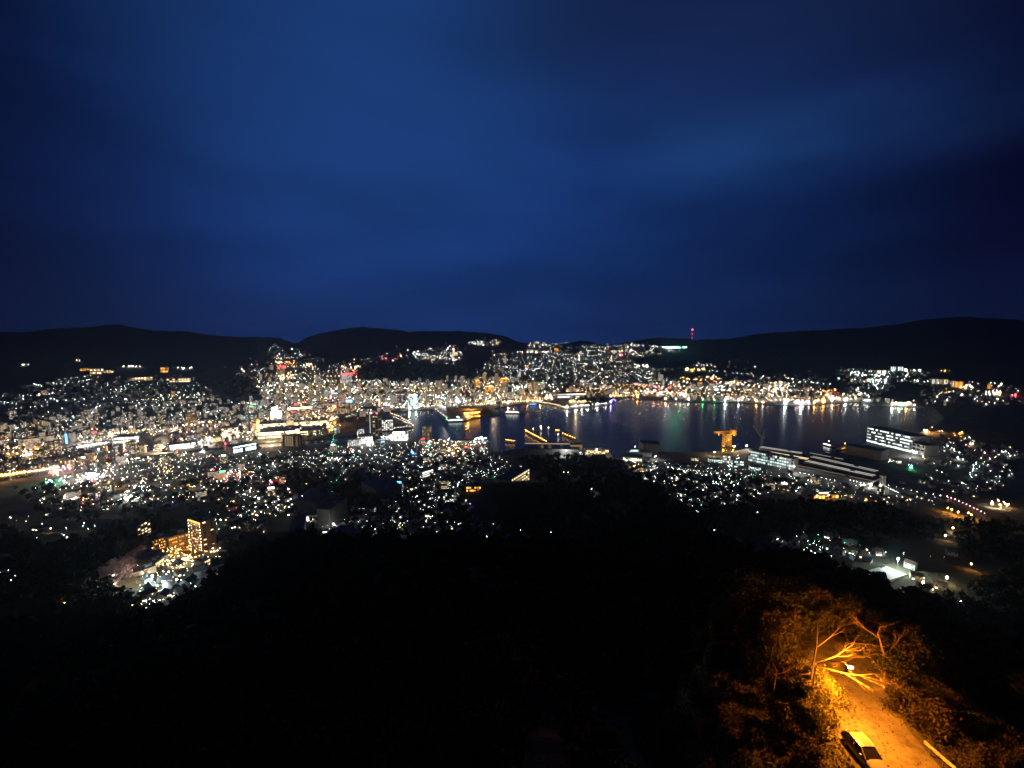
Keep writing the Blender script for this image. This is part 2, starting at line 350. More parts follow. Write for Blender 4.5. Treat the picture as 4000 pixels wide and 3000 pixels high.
# ------------------------------------------------------------------ the setting: terrain, quays, water
def grid_mesh(name, X, Y, Zz, m):
    ni, nj = X.shape; me = bpy.data.meshes.new(name); V = np.stack([X, Y, Zz], -1).reshape(-1, 3)
    idx = np.arange(ni * nj).reshape(ni, nj); Q = np.stack([idx[:-1, :-1], idx[:-1, 1:], idx[1:, 1:], idx[1:, :-1]], -1).reshape(-1, 4)
    me.vertices.add(len(V)); me.vertices.foreach_set('co', V.ravel()); me.loops.add(Q.size); me.loops.foreach_set('vertex_index', Q.ravel())
    me.polygons.add(len(Q)); me.polygons.foreach_set('loop_start', np.arange(0, Q.size, 4)); me.polygons.foreach_set('use_smooth', np.ones(len(Q), bool))
    me.materials.append(m); me.update(calc_edges=True); me.validate(); return me
def terrain_mat():
    m = bpy.data.materials.new('hillside'); m.use_nodes = True; t = m.node_tree; b = t.nodes['Principled BSDF']
    g = N(t, 'ShaderNodeNewGeometry'); sx = N(t, 'ShaderNodeSeparateXYZ'); t.links.new(g.outputs['Position'], sx.inputs[0])
    n1 = N(t, 'ShaderNodeTexNoise', Scale=.02, Detail=6.0); t.links.new(g.outputs['Position'], n1.inputs['Vector'])
    n2 = N(t, 'ShaderNodeTexNoise', Scale=.6, Detail=6.0, Roughness=.7); t.links.new(g.outputs['Position'], n2.inputs['Vector'])
    wood = mixc(t, n1.outputs[0], (.035, .045, .028), (.075, .078, .05)); wood = mixc(t, n2.outputs[0], wood, (.095, .08, .055))
    v = N(t, 'ShaderNodeTexVoronoi', Scale=.035); t.links.new(g.outputs['Position'], v.inputs['Vector'])
    town = mixc(t, v.outputs['Distance'], (.10, .10, .095), (.20, .19, .18)); town = mixc(t, mth(t, 'MULTIPLY', n2.outputs[0], .6), town, (.06, .07, .045))
    r = N(t, 'ShaderNodeMapRange'); t.links.new(mth(t, 'ADD', sx.outputs[2], mth(t, 'MULTIPLY_ADD', n1.outputs[0], 60.0, -30.0)), r.inputs[0]); r.inputs[1].default_value = 20; r.inputs[2].default_value = 60
    t.links.new(mixc(t, r.outputs[0], town, wood), b.inputs['Base Color']); b.inputs['Roughness'].default_value = .9; b.inputs['Specular IOR Level'].default_value = .1
    bp = N(t, 'ShaderNodeBump', Strength=.6, Distance=2.0); t.links.new(n2.outputs[0], bp.inputs['Height']); t.links.new(bp.outputs[0], b.inputs['Normal'])
    return m
struct('terrain', grid_mesh('terrain', XX, YY, Z, terrain_mat()))

def water_mat():
    m = bpy.data.materials.new('harbour_water'); m.use_nodes = True; t = m.node_tree; b = t.nodes['Principled BSDF']
    b.inputs['Base Color'].default_value = (.004, .010, .016, 1); b.inputs['Roughness'].default_value = .24; b.inputs['IOR'].default_value = 1.33
    g = N(t, 'ShaderNodeNewGeometry'); mp = N(t, 'ShaderNodeMapping'); t.links.new(g.outputs['Position'], mp.inputs[0]); mp.inputs['Scale'].default_value = (.055, .09, .05)
    nz = N(t, 'ShaderNodeTexNoise', Scale=1.0, Detail=4.0, Roughness=.6); t.links.new(mp.outputs[0], nz.inputs['Vector'])
    bp = N(t, 'ShaderNodeBump', Strength=.16, Distance=1.0); t.links.new(nz.outputs[0], bp.inputs['Height']); t.links.new(bp.outputs[0], b.inputs['Normal'])
    return m
wm = MB(); wm.quad((-3200, 900, 0), (3600, 900, 0), (3600, 3600, 0), (-3200, 3600, 0)); struct('harbour_water', wm.mesh('harbour_water', water_mat()))
def quay():
    pts = [Vector(p) for p in SPOLY] + [Vector(p) for p in WP]; ns, nw = len(SPOLY), len(WP)
    ed = [(i, (i + 1) % ns) for i in range(ns)] + [(ns + i, ns + (i + 1) % nw) for i in range(nw)]
    vo, _, fo, *_ = delaunay_2d_cdt(pts, ed, [], 0, 1e-4)
    mb = MB(); V = [(p.x, p.y, 3.0) for p in vo]
    for f in fo:
        c = sum((vo[i] for i in f), Vector((0, 0))) / len(f)
        if inside(c.x, c.y, SPOLY) and not inside(c.x, c.y, WP):
            a = [V[i] for i in f]
            if (Vector(a[1]) - Vector(a[0])).cross(Vector(a[2]) - Vector(a[0])).z < 0: a = a[::-1]
            mb.tri(*a[:3])
    for i in range(nw):
        a, b = WP[i], WP[(i + 1) % nw]; mb.quad((*a, -6), (*b, -6), (*b, 3), (*a, 3))
    struct('quayside_ground', mb.mesh('quayside_ground', mat('quay_concrete', (.17, .165, .155), .85, .45, .02)))
quay()

# ------------------------------------------------------------------ landmarks
LM = []                                                   # (phrase, x, y): what labels refer to
def landmark(phrase, p): LM.append((phrase, p[0], p[1]))
WIN = {}
def win_mesh(w, h, m):
    k = (round(w, 2), round(h, 2), m.name)
    if k not in WIN:
        b = MB(); b.box((0, 0, 0), (w, .24, h)); WIN[k] = b.mesh('window', m)
    return WIN[k]
def frame_of(u1, v1, u2, v2, vtop, z=None):
    a = gp(u1, v1) if z is None else at_z(u1, v1, z); b = gp(u2, v2) if z is None else at_z(u2, v2, z)
    L = (b - a).xy.length; rz = math.atan2(b.y - a.y, b.x - a.x); base = min(a.z, b.z)
    c = (a + b) / 2; r = c.xy.length; az = math.atan2(c.x, c.y); um = (u1 + u2) / 2
    H = CAM - r * tan_dep(az, vtop) - base
    return a, b, L, rz, base, max(H, 2.5)
def bld(name, label, cat, px, depth, wall, rows=0, cols=0, lit=('white', 3.0, .8), roof=None, lm=None, side=True, wsize=(.62, .5), hmin=0, sign=None, eave=None, group=None, z=None, hgt=None):
    u1, v1, u2, v2, vtop = px; a, b, L, rz, base, H = frame_of(u1, v1, u2, v2, vtop, z); H = hgt or max(H, hmin)
    o = thing(name, label, cat, (a.x, a.y, base), rz, group)
    w = MB(); w.box((L / 2, depth / 2, H / 2 - 1.0), (L, depth, H + 2.0)); link('wall', w.mesh('wall', wall), o)
    rf = MB(); rf.box((L / 2, depth / 2, H + .25), (L + .6, depth + .6, .5)); rf.box((L * .7, depth * .55, H + 1.9), (min(8, L * .3), min(6, depth * .4), 2.8)); link('roof', rf.mesh('roof', roof or M_ROOF), o)
    if rows:
        h, s, fr = lit; ons = [glowm(h, round(s * q_, 2)) for q_ in (.3, .7, .7, 1.25)]; cw, ch = L / cols, H / rows
        for i in range(rows):
            for j in range(cols):
                m = random.choice(ons) if random.random() < fr else M_GLASSD
                link('window', win_mesh(cw * wsize[0], ch * wsize[1], m), o, ((j + .5) * cw, -.1, (i + .5) * ch))
        if side and depth > 8:
            nc = max(1, int(cols * depth / L * .5)); cd = depth / nc
            right = u1 + u2 < 4000
            for i in range(rows):
                for j in range(nc):
                    m = random.choice(ons) if random.random() < fr * .6 else M_GLASSD
                    w_ = link('window', win_mesh(cd * wsize[0], ch * wsize[1], m), o, (L + .1 if right else -.1, (j + .5) * cd, (i + .5) * ch)); w_.rotation_euler = (0, 0, R(90))
    if eave:                                              # lit strip under the eaves: (hue, strength, height fraction, thickness)
        e = MB(); e.box((L / 2, -.45, H * eave[2]), (L * .98, .7, eave[3])); link('lit_eave', e.mesh('lit_eave', glowm(eave[0], eave[1])), o)
    if sign:                                              # rooftop sign: (hue, strength, width fraction, height)
        e = MB(); e.box((L / 2, depth * .3, H + .6 + sign[3] / 2), (L * sign[2], 1.0, sign[3])); link('rooftop_sign', e.mesh('rooftop_sign', glowm(sign[0], sign[1])), o)
    if lm: landmark(lm, (a + b) / 2)
    return o, L, H
LAMPS = []                                                # (x, y, z, hue, size, named group or None)
def lamp(p, h='cool', size=1.0, group=None): LAMPS.append((p[0], p[1], p[2], h, size, group))
def row(pts, n, h='cool', size=1.0, group=None, z=None, jit=0.0):
    P = [Vector(p) for p in pts]; L = [0]
    for i in range(1, len(P)): L.append(L[-1] + (P[i] - P[i - 1]).length)
    for k in range(n):
        s = L[-1] * k / max(n - 1, 1); i = max(1, int(np.searchsorted(L, s))); i = min(i, len(P) - 1)
        q = P[i - 1].lerp(P[i], (s - L[i - 1]) / max(L[i] - L[i - 1], 1e-6))
        lamp(gp(q.x + random.uniform(-jit, jit), q.y + random.uniform(-jit, jit) * .5) if z is None else at_z(q.x, q.y, z), h, size, group)

# ================================================================== LANDMARKS
def terrace_lines(o, L, D, H, n, h, s, axis='x', thick=.7, name='lit_strip'):
    e = MB()
    for k in range(n): e.box((L / 2, D * (k + .5) / n, H + .9), (L, thick, .5))
    link(name, e.mesh(name, glowm(h, s)), o)
# --- station quarter
bld('station_hall', 'long station hall with a pale roof and a continuous white lit platform edge', 'station', (1008,1672,1285,1656,1650), 55, M_PALE, 2, 40, ('warm', 5, .85), lm='the long station hall', eave=('white', 9, .12, 2.4), side=False)
bld('platform_hall', 'lower station building with a bright warm eave line facing the river', 'station', (1008,1717,1171,1705,1690), 120, M_CONC, 2, 36, ('warm', 6, .95), roof=M_CONC, lm='the lower station building', eave=('warm', 14, 1.02, 4.0), side=False)
bld('parking_hall', 'low grey deck beside the station with a double row of round warm lamps', 'car park', (1174,1703,1252,1697,1681), 90, M_DARKC, 2, 13, ('warm', 8, 1), lm='the deck with round warm lamps', wsize=(.4, .4), side=False)
bld('entrance_block', 'small glowing entrance block between the station hall and the lamp lit deck', 'entrance', (1155,1700,1172,1699,1673), 30, M_PALE, 2, 3, ('warm', 9, 1), lm='the glowing entrance block')
for u in (1136, 1167): bld('portal_tower', 'pale portal tower rising from the station roof, %s' % ('beside the dark skylight' if u == 1136 else 'beside the glowing entrance block'), 'tower', (u,1676,u+4,1676,1655), 8, M_TAN, group='station portal towers')
bld('cream_block', 'cream office block with a bright cornice line behind the station hall', 'office', (1125,1634,1220,1625,1594), 45, M_TAN, 6, 20, ('warm', 2.2, .5), lm='the cream office block', eave=('warm', 14, 1.0, 5))
bld('floodlit_screen_block', 'white block with a huge dazzling light wall beside the cream office block', 'building', (1058,1640,1100,1634,1604), 25, M_PALE, 1, 1, ('white', 16, 1), wsize=(.96, .9), side=False, lm='the dazzling light wall', sign=('white', 12, .5, 12))
bld('apartment_block', 'tan apartment block with lit stairwell strips on the river bank', 'apartment block', (1105,1743,1172,1745,1702), 17, M_TAN, 1, 8, ('warm', .55, .7), wsize=(.35, .92), lm='the tan riverside apartment block')
bld('apartment_block', 'grey apartment block with white lit corridors beside the dark tower', 'apartment block', (1358,1744,1410,1740,1718), 30, M_CONC, 7, 7, ('white', 1.6, .95), wsize=(.7, .55), lm='the grey corridor block')
bld('office_block', 'pale stepped office block with bright gridded windows near the dark tower', 'office', (1398,1735,1456,1731,1705), 40, M_PALE, 5, 10, ('white', 2.2, .8), lm='the stepped office block')
bld('office_block', 'narrow white windowed block standing behind the stepped office block', 'office', (1395,1716,1424,1714,1676), 25, M_CONC, 7, 5, ('white', 2.6, .75), lm='the narrow white block')
o, L, H = bld('dark_tower', 'tall dark tower with one pale lit edge and magenta roof lights at the river mouth', 'tower', (1446,1708,1478,1709,1618), 30, M_DARKC, 14, 3, ('warm', 1.0, .12), lm='the tall dark tower')
e = MB(); e.box((1.2, -.6, H / 2), (1.6, .8, H * .95)); link('lit_edge', e.mesh('lit_edge', glowm('white', .8)), o)
e = MB(); e.ball((4, 3, H + 3.5), 2.2, 8, 6); link('aircraft_light', e.mesh('aircraft_light', glowm('pink', 30)), o)
e = MB(); e.ball((L - 4, 3, H + 3.0), 1.9, 8, 6); link('aircraft_light', e.mesh('aircraft_light', glowm('red', 25)), o)
o, L, H = bld('hotel_tower', 'ochre tower with a pale blue glowing crown behind the river mouth', 'tower', (1350,1614,1376,1614,1572), 25, M_TAN, 12, 4, ('warm', 1.2, .6), lm='the blue crowned tower', wsize=(.4, .7), sign=('blue', 8, .9, 9))
bld('office_block', 'wide dark roofed hall with a magenta sign behind the tall dark tower', 'hall', (1410,1612,1462,1612,1594), 45, M_ROOFB, 1, 6, ('white', 2, .5), lm='the dark roofed hall')
bld('office_block', 'glazed office block glowing pale green beside the inner basin', 'office', (1593,1596,1632,1596,1548), 30, M_GLASSD, 8, 7, ('cool', 3.2, .85), lm='the pale green office block', wsize=(.8, .6), sign=('warm', 6, .8, 6))
bld('office_block', 'grey government block with dark glass behind the inner basin', 'office', (1546,1575,1582,1575,1532), 40, M_CONC, 7, 5, ('white', 1.5, .35), lm='the grey government block')
bld('narrow_tower', 'slim pale yellow tower beside the inner basin road', 'tower', (1478,1592,1487,1592,1556), 14, M_TAN, 1, 1, ('warm', 1.6, 1), wsize=(.7, .95), side=False, lm='the slim yellow tower')
bld('show_hall', 'floodlit white and violet hall front on the near river bank', 'hall', (1522,1722,1590,1721,1697), 35, M_PALE, 3, 12, ('white', 7, .9), lm='the floodlit violet hall', wsize=(.7, .6), sign=('white', 6, .7, 5))
bld('lone_tower', 'lone slab tower with a pale lit edge at the water side', 'tower', (1650,1719,1677,1721,1667), 18, M_TAN, 14, 4, ('warm', 1.0, .3), lm='the lone waterside tower')
bld('pier_hall', 'white windowed hall standing on the triangular pier', 'hall', (1492,1683,1536,1680,1640), 30, M_CONC, 6, 6, ('white', 2.6, .75), lm='the pier hall')
row([(1525,1618),(1560,1632),(1600,1655),(1613,1667)], 13, 'warm', 1.2); row([(1613,1668),(1560,1676),(1495,1680)], 11, 'warm', 1.2); row([(1540,1634),(1575,1650),(1598,1660)], 8, 'white', 1.1)
# --- the north side: gas holders, tower, viaducts
for (u, v, r, w) in ((574, 1719, 25, 'bigger, paler'), (629, 1725, 27, 'partly hidden, darker')):
    p = gp(u, v + r); k = r * (p.y * CP - (p.z - CAM) * SP) / F
    o = thing('gas_holder', 'round grey gas holder sphere on legs, %s' % ('beside the white sports hall' if u < 600 else 'on the city side of its twin'), 'gas holder', p, group='spherical gas holders')
    b = MB(); b.ball((0, 0, k + 2), k, 24, 14); link('sphere', b.mesh('sphere', M_DARKC if u > 600 else M_CONC, True), o)
    for i in range(8):
        a = i * .785; l = MB(); l.tube((k * .98 * math.cos(a), k * .98 * math.sin(a), -1), (k * .98 * math.cos(a), k * .98 * math.sin(a), k + 2), .5, .5); link('leg', l.mesh('leg', M_STEEL), o)
landmark('the gas holders', gp(600, 1745))
p = gp(277, 1745); o = thing('blue_tower', 'round dark tower with a glowing blue vertical light band near the viaduct', 'tower', p)
b = MB(); b.tube((0, 0, -1), (0, 0, 44), 13, 13, 20); link('shaft', b.mesh('shaft', M_DARKC), o)
b = MB(); b.box((1.5, -13.2, 22), (5, 1.2, 40)); link('light_band', b.mesh('light_band', glowm('blue', 5)), o); landmark('the blue banded tower', p)
b = MB(); b.box((2.5, -14, 1), (4, 1.2, 6)); link('light_band', b.mesh('light_band', glowm('blue', 4)), o)
def viaduct(name, label, a, b, n, h, s, lm):
    A, B = gp(*a), gp(*b); L = (B - A).xy.length; o = thing(name, label, 'bridge', A, math.atan2(B.y - A.y, B.x - A.x))
    d = MB(); d.box((L / 2, 0, 9), (L, 11, 1.6)); link('deck', d.mesh('deck', M_CONC), o)
    for k in range(max(2, int(L / 40))):
        d = MB(); d.box(((k + .5) * 40, 0, 4), (2.2, 4, 8.4)); link('pier', d.mesh('pier', M_CONC), o)
    for k in range(n):
        d = MB(); x = (k + .5) * L / n; d.tube((x, -5, 9.8), (x, -5, 14), .15, .12); d.octa((x, -5.3, 14.4), 1.5 * s, 1); link('deck_lamp', d.mesh('deck_lamp', [M_POLE, lampm(h)]), o)
    landmark(lm, (A + B) / 2); return o
viaduct('viaduct', 'shorter lamp lined viaduct, single row of white lamps', (76,1800), (198,1781), 13, 'white', .9, 'the shorter viaduct')
viaduct('viaduct', 'longer lamp lined viaduct passing below the blue banded tower', (210,1779), (418,1747), 22, 'white', .95, 'the longer viaduct')
viaduct('elevated_road', 'elevated road washed in orange light crossing the valley floor', (-40,1886), (104,1865), 10, 'orange', 1.5, 'the orange elevated road')
viaduct('elevated_road', 'elevated road with small warm lamps continuing the orange one', (106,1865), (235,1846), 14, 'warm', .6, 'the warm elevated road')
bld('apartment_block', 'long pale apartment row, evenly lit, alone on the dark valley side', 'apartment block', (131,1654,199,1670,1641), 14, M_PALE, 1, 8, ('warm', .8, .9), wsize=(.5, .8), lm='the long pale apartment row')
bld('sports_hall', 'white sports hall with two rows of bright lamps under its roof', 'hall', (444,1733,552,1727,1706), 50, M_PALE, 2, 13, ('cool', 4.5, .95), lm='the white sports hall', wsize=(.6, .4))
bld('depot_hall', 'long low depot glowing white along its whole front', 'depot', (664,1760,764,1748,1733), 40, M_PALE, 2, 14, ('white', 6, .95), lm='the glowing depot', wsize=(.85, .6))
bld('store', 'riverside store edged in teal neon light', 'shop', (912,1776,1002,1760,1742), 50, M_CONC, 1, 10, ('cool', 5, .9), lm='the teal edged store', eave=('cool', 6, 1.05, 2))
bld('billboard_block', 'plain grey board wall beside the teal edged store', 'building', (885,1764,936,1756,1742), 14, M_PALE, lm='the grey board wall')
bld('billboard_block', 'pale board wall with a pink end beside the river', 'building', (958,1754,1012,1744,1738), 14, M_PALE, 1, 5, ('pink', 1.2, .3))
bld('pillar_tower', 'slim tower with a glowing orange edge at the end of the longer viaduct', 'tower', (417,1776,424,1775,1742), 10, M_DARKC, 1, 1, ('orange', 3, 1), wsize=(.7, .95), side=False, lm='the slim orange edged tower')
bld('office_block', 'mid rise block with white storey bands beside the slim orange edged tower', 'office', (440,1785,458,1783,1745), 16, M_DARKC, 7, 3, ('white', 1.6, .6))
bld('office_block', 'square block with bright white strips facing the depot road', 'office', (868,1718,932,1712,1672), 40, M_TAN, 6, 8, ('white', 4, .75), lm='the square strip lit block')
bld('office_block', 'brown slab tower behind the square strip lit block', 'tower', (728,1662,752,1662,1615), 20, M_TAN, 10, 4, ('warm', 1.2, .5), lm='the brown slab tower')
for i, (u1, u2, vb, vt) in enumerate(((945,962,1676,1648),(985,1004,1690,1640),(1012,1024,1640,1610),(1096,1108,1605,1565),(1080,1106,1580,1553),(1000,1012,1592,1564),(1218,1250,1600,1570),(1305,1320,1625,1596),(940,990,1640,1622))):
    bld('office_block', ['grey mid rise block with few lit rows', 'wide dark block by the station roof end', 'narrow white lit block', 'white fronted block with warm edge', 'pale block with gridded lit front', 'tan tower over the dark knoll', 'brown office block with long dim rows', 'narrow grey block', 'low block with a bright roof edge'][i] + ' in the station quarter', 'office', (u1,vb,u2,vb,vt), 22, (M_CONC, M_TAN, M_PALE)[i % 3], 7, 5, (('white', 'warm', 'cool')[i % 3], 2.0, .5), group='blocks round the station')
# --- old wharf and the bay side
bld('wharf_terminal', 'wharf terminal floodlit in gold at the end of the ferry pier', 'terminal', (1812,1634,1876,1630,1610), 40, M_TAN, 2, 9, ('orange', 6, .95), lm='the gold wharf terminal', eave=('orange', 8, .95, 3))
p = at_z(1898, 1612, 3); o = thing('domed_hall', 'round domed hall beside the gold wharf terminal', 'hall', p); b = MB(); b.ball((0, 0, 4), 26, 20, 10, 0, .62); link('dome', b.mesh('dome', M_TAN, True), o); b = MB(); b.tube((0, 0, -1), (0, 0, 6), 26.5, 26.5, 20); link('wall', b.mesh('wall', M_CONC), o); landmark('the domed hall', p)
def ship(name, label, u1, v1, u2, v2, h, hull, glow, decks=2, mast=None, lm=None, group=None):
    a, b = at_z(u1, v1, 0), at_z(u2, v2, 0); L = (b - a).xy.length; o = thing(name, label, 'ship', a, math.atan2(b.y - a.y, b.x - a.x), group); w = L * .17 + 2
    m = MB(); sec = [(0, .72), (L * .12, .95), (L * .75, 1), (L * .92, .55), (L, .06)]
    for (x1, k1), (x2, k2) in zip(sec, sec[1:]):
        for sgn in (-1, 1):
            p = [(x1, sgn * w / 2 * k1 * .8, -.8), (x2, sgn * w / 2 * k2 * .8, -.8), (x2 + (1.5 if x2 == L else 0), sgn * w / 2 * k2, h), (x1, sgn * w / 2 * k1, h)]
            m.quad(*(p if sgn < 0 else p[::-1]))
        m.quad((x1, -w / 2 * k1, h), (x2, -w / 2 * k2, h), (x2, w / 2 * k2, h), (x1, w / 2 * k1, h))
    m.quad((0, w * .36, -.8), (0, -w * .36, -.8), (0, -w * .36, h), (0, w * .36, h)); link('hull', m.mesh('hull', hull), o)
    for k in range(decks):
        d = MB(); l = L * (.66 - .14 * k); d.box((L * .44, 0, h + 1.5 + 3 * k), (l, w * (.74 - .1 * k), 3)); dk = link('deckhouse', d.mesh('deckhouse', M_WALLS[2]), o)
        d = MB(); d.box((L * .44, -w * (.37 - .05 * k) - .12, h + 1.7 + 3 * k), (l * .96, .2, 1.4)); d.box((L * .44, w * (.37 - .05 * k) + .12, h + 1.7 + 3 * k), (l * .96, .2, 1.4)); link('window_band', d.mesh('window_band', glowm(*glow)), dk)
    d = MB(); d.tube((L * .5, 0, h + 3 * decks), (L * .5, 0, h + 3 * decks + 9), .35, .15); d.octa((L * .5, 0, h + 3 * decks + 9), .9, 1); link('mast', d.mesh('mast', [M_STEEL, lampm(mast or 'white')]), o)
    if lm: landmark(lm, (a + b) / 2)
    return o
ship('ferry', 'ferry lit in green at the tip of the covered pier', 1738,1649, 1830,1645, 5, M_DARKC, ('cool', 4), 2, 'green', 'the green lit ferry')
ship('cruise_boat', 'white excursion boat with bright deck windows off the domed hall', 1966,1615, 2046,1616, 5, M_WALLS[2], ('white', 6), 2, 'warm', 'the white excursion boat')
ship('party_boat', 'boat edged in blue light moored below the waterfront promenade', 2062,1583, 2104,1582, 4, M_DARKC, ('blue', 7), 1, 'red', 'the blue edged boat')
ship('work_boat', 'small work boat at anchor between the ferry and the near shore', 1815,1683, 1829,1680, 3, M_DARKC, ('orange', 3), 1, 'warm')
ship('work_boat', 'bright white lit work boat off the shipyard basin', 3215,1738, 3258,1750, 4, M_WALLS[2], ('white', 8), 1, 'white', 'the bright work boat')
ship('patrol_ship', 'grey ship with a lit deckhouse moored by the shipyard gate', 2452,1772, 2508,1772, 6, M_CONC, ('cool', 2), 2, 'white', 'the grey moored ship')
ship('barge', 'low dark barge with orange deck light by the shipyard basin', 3270,1760, 3330,1745, 4, M_DARKC, ('orange', 2.5), 1, 'orange')
A, B = at_z(1700,1601,0), at_z(1752,1642,0); L = (B - A).xy.length
o = thing('covered_pier', 'covered ferry pier with white roof panels and a green lit end', 'pier', A, math.atan2(B.y - A.y, B.x - A.x)); landmark('the covered ferry pier', (A + B) / 2)
d = MB(); d.box((L / 2, 0, 1.6), (L, 16, 1.4)); link('deck', d.mesh('deck', M_CONC), o)
d = MB(); d.box((L / 2, 0, 8), (L, 11, .6)); link('roof', d.mesh('roof', M_ROOFT), o)
for k in range(5): d = MB(); d.box((L * (.1 + .2 * k), -3, 8.45), (L * .11, 3, .3)); link('roof_panel', d.mesh('roof_panel', glowm('white', 2.2)), o)
for k in range(6): d = MB(); d.tube((L * (.05 + .18 * k), 0, -6), (L * (.05 + .18 * k), 0, 8), .5, .5); link('post', d.mesh('post', M_STEEL), o)
d = MB(); d.box((L - 2, -6, 4), (10, 5, 3)); link('end_light', d.mesh('end_light', glowm('green', 4)), o)
row([(1862,1586),(1930,1580),(2050,1571),(2120,1569)], 34, 'warm', 1.3); row([(1880,1580),(2050,1566),(2140,1562)], 26, 'orange', 1.2)
row([(2075,1570),(2149,1580),(2205,1594)], 18, 'warm', 1.1); row([(2205,1595),(2290,1588),(2366,1580)], 20, 'white', 1.1); row([(2212,1597),(2366,1581)], 5, 'white', 2.0)
o, L, H = bld('museum', 'wide low museum with long horizontal white light bands behind the bay park', 'museum', (2178,1556,2288,1553,1536), 60, M_PALE, 2, 3, ('white', 4, 1), wsize=(.97, .35), side=False, lm='the wide museum')
bld('art_block', 'long block with warm rows of windows above the wide museum', 'building', (2212,1531,2268,1530,1518), 30, M_TAN, 3, 12, ('warm', 2.5, .75), lm='the block above the museum')
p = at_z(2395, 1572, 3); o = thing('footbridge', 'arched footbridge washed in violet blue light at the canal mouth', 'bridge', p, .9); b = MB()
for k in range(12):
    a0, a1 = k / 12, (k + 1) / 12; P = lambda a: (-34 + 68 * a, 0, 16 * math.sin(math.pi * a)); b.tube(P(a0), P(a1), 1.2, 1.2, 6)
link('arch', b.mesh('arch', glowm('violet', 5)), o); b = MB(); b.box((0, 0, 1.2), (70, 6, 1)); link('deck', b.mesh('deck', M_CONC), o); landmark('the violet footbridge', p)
for u, v, vt, w, h, label, lmn in ((1895,1533,1510,34,'orange','gold floodlit hotel block with two bright wings','the gold floodlit block'),(1960,1505,1478,24,'orange','gold lit tower over the old town rooftops','the gold lit tower'),(1858,1512,1486,14,'orange','amber slab tower beside the gold floodlit block','the amber slab tower'),(2064,1538,1496,16,'warm','pale high rise pair with warm stairwells near the promenade','the pale high rise'),(2086,1538,1500,14,'warm','second pale high rise with a darker front near the promenade','the darker high rise'),(2022,1476,1452,12,'white','slim white tower at the foot of the hill town','the slim white tower'),(2004,1556,1546,44,'white','low white strip lit hall along the promenade','the promenade hall')):
    bld('hotel_block', label, 'tower', (u,v,u+w,v,vt), 25, M_TAN, 6, 6, (h, 3.2 if h == 'orange' else 1.8, .8), lm=lmn, wsize=(.6, .6), eave=(h, 5, 1.0, 4) if h == 'orange' else None)
for u, v, vt, w, i in ((1335,1502,1464,15,0),(1352,1500,1463,22,1)):
    o, L, H = bld('twin_tower', 'white tower under red roof lights, the %s one of the far pair' % ('slimmer' if i == 0 else 'broader'), 'tower', (u,v,u+w,v,vt), 22, M_PALE, 10, 5, ('white', 1.6, .9), lm='the white twin towers' if i else None, group='far twin towers')
    for k in range(3): b = MB(); b.ball((L * (.15 + .35 * k), 2, H + 5), 3.4, 8, 5); link('aircraft_light', b.mesh('aircraft_light', glowm('red', 14)), o)
for u, v, vt, w in ((1082,1468,1438,14),(1102,1468,1440,11)):
    o, L, H = bld('high_rise', 'far high rise with red roof lights below the valley notch, %s' % ('broad one' if w > 12 else 'slim one'), 'tower', (u,v,u+w,v,vt), 20, M_TAN, 8, 4, ('warm', 1.2, .6), lm='the red topped high rises', group='far red topped high rises')
    b = MB(); b.ball((L * .5, 2, H + 5), 4.0, 8, 5); link('aircraft_light', b.mesh('aircraft_light', glowm('red', 14)), o)
for u, v, vt, w, lab in ((2585,1512,1483,9,'white slab tower over the far waterfront'),(2535,1512,1495,7,'pale slab beside the white slab tower'),(2412,1538,1518,7,'orange banded tower beside the canal'),(2442,1538,1520,8,'second orange banded tower beyond the canal'),(2340,1515,1505,50,'long yellow lit block behind the canal'),(2625,1555,1535,20,'pale blue lit waterfront block'),(2680,1552,1536,26,'white floodlit waterfront shed')):
    bld('waterfront_block', lab, 'building', (u,v,u+w,v,vt), 20, M_PALE, 5, 4, ('white' if w % 2 else 'warm', 2.2, .7), lm='the ' + lab.split(' over')[0].split(' beside')[0].split(' behind')[0].split(' beyond')[0], group='far waterfront blocks')
# --- orange piers, roofed yard, shipyard
def pier(name, label, a, b, n, h, w=10):
    A, B = at_z(*a, 0), at_z(*b, 0); L = (B - A).xy.length; o = thing(name, label, 'pier', A, math.atan2(B.y - A.y, B.x - A.x), 'orange lit piers')
    d = MB(); d.box((L / 2, 0, 2.2), (L, w, 1.4)); link('deck', d.mesh('deck', M_DARKC), o)
    for k in range(int(L / 15) + 1):
        d = MB(); d.tube((k * 15 * .96 + 1, 0, -8), (k * 15 * .96 + 1, 0, 2), .6, .6); link('pile', d.mesh('pile', M_STEEL), o)
    for k in range(n):
        d = MB(); x = L * (k + .5) / n; d.tube((x, 0, 2.8), (x, 0, 8), .15, .1); d.octa((x, 0, 8.3), .7, 1); link('pier_lamp', d.mesh('pier_lamp', [M_POLE, lampm(h, 70)]), o)
    return o
pier('pier', 'long pier crowded with orange lamps running out from the roofed yard', (2136,1734), (2054,1690), 15, 'orange', 14); landmark('the long orange pier', at_z(2090,1710,0))
pier('pier', 'shorter pier with four orange lamp clusters on the bay side of the yard', (2250,1722), (2195,1700), 6, 'orange', 12)
pier('pier', 'orange lit pier head standing free in the bay', (2168,1688), (2186,1690), 3, 'orange', 12)
pier('pier', 'narrow landing with warm lamps on the city side of the yard', (1972,1727), (2012,1732), 5, 'orange', 8)
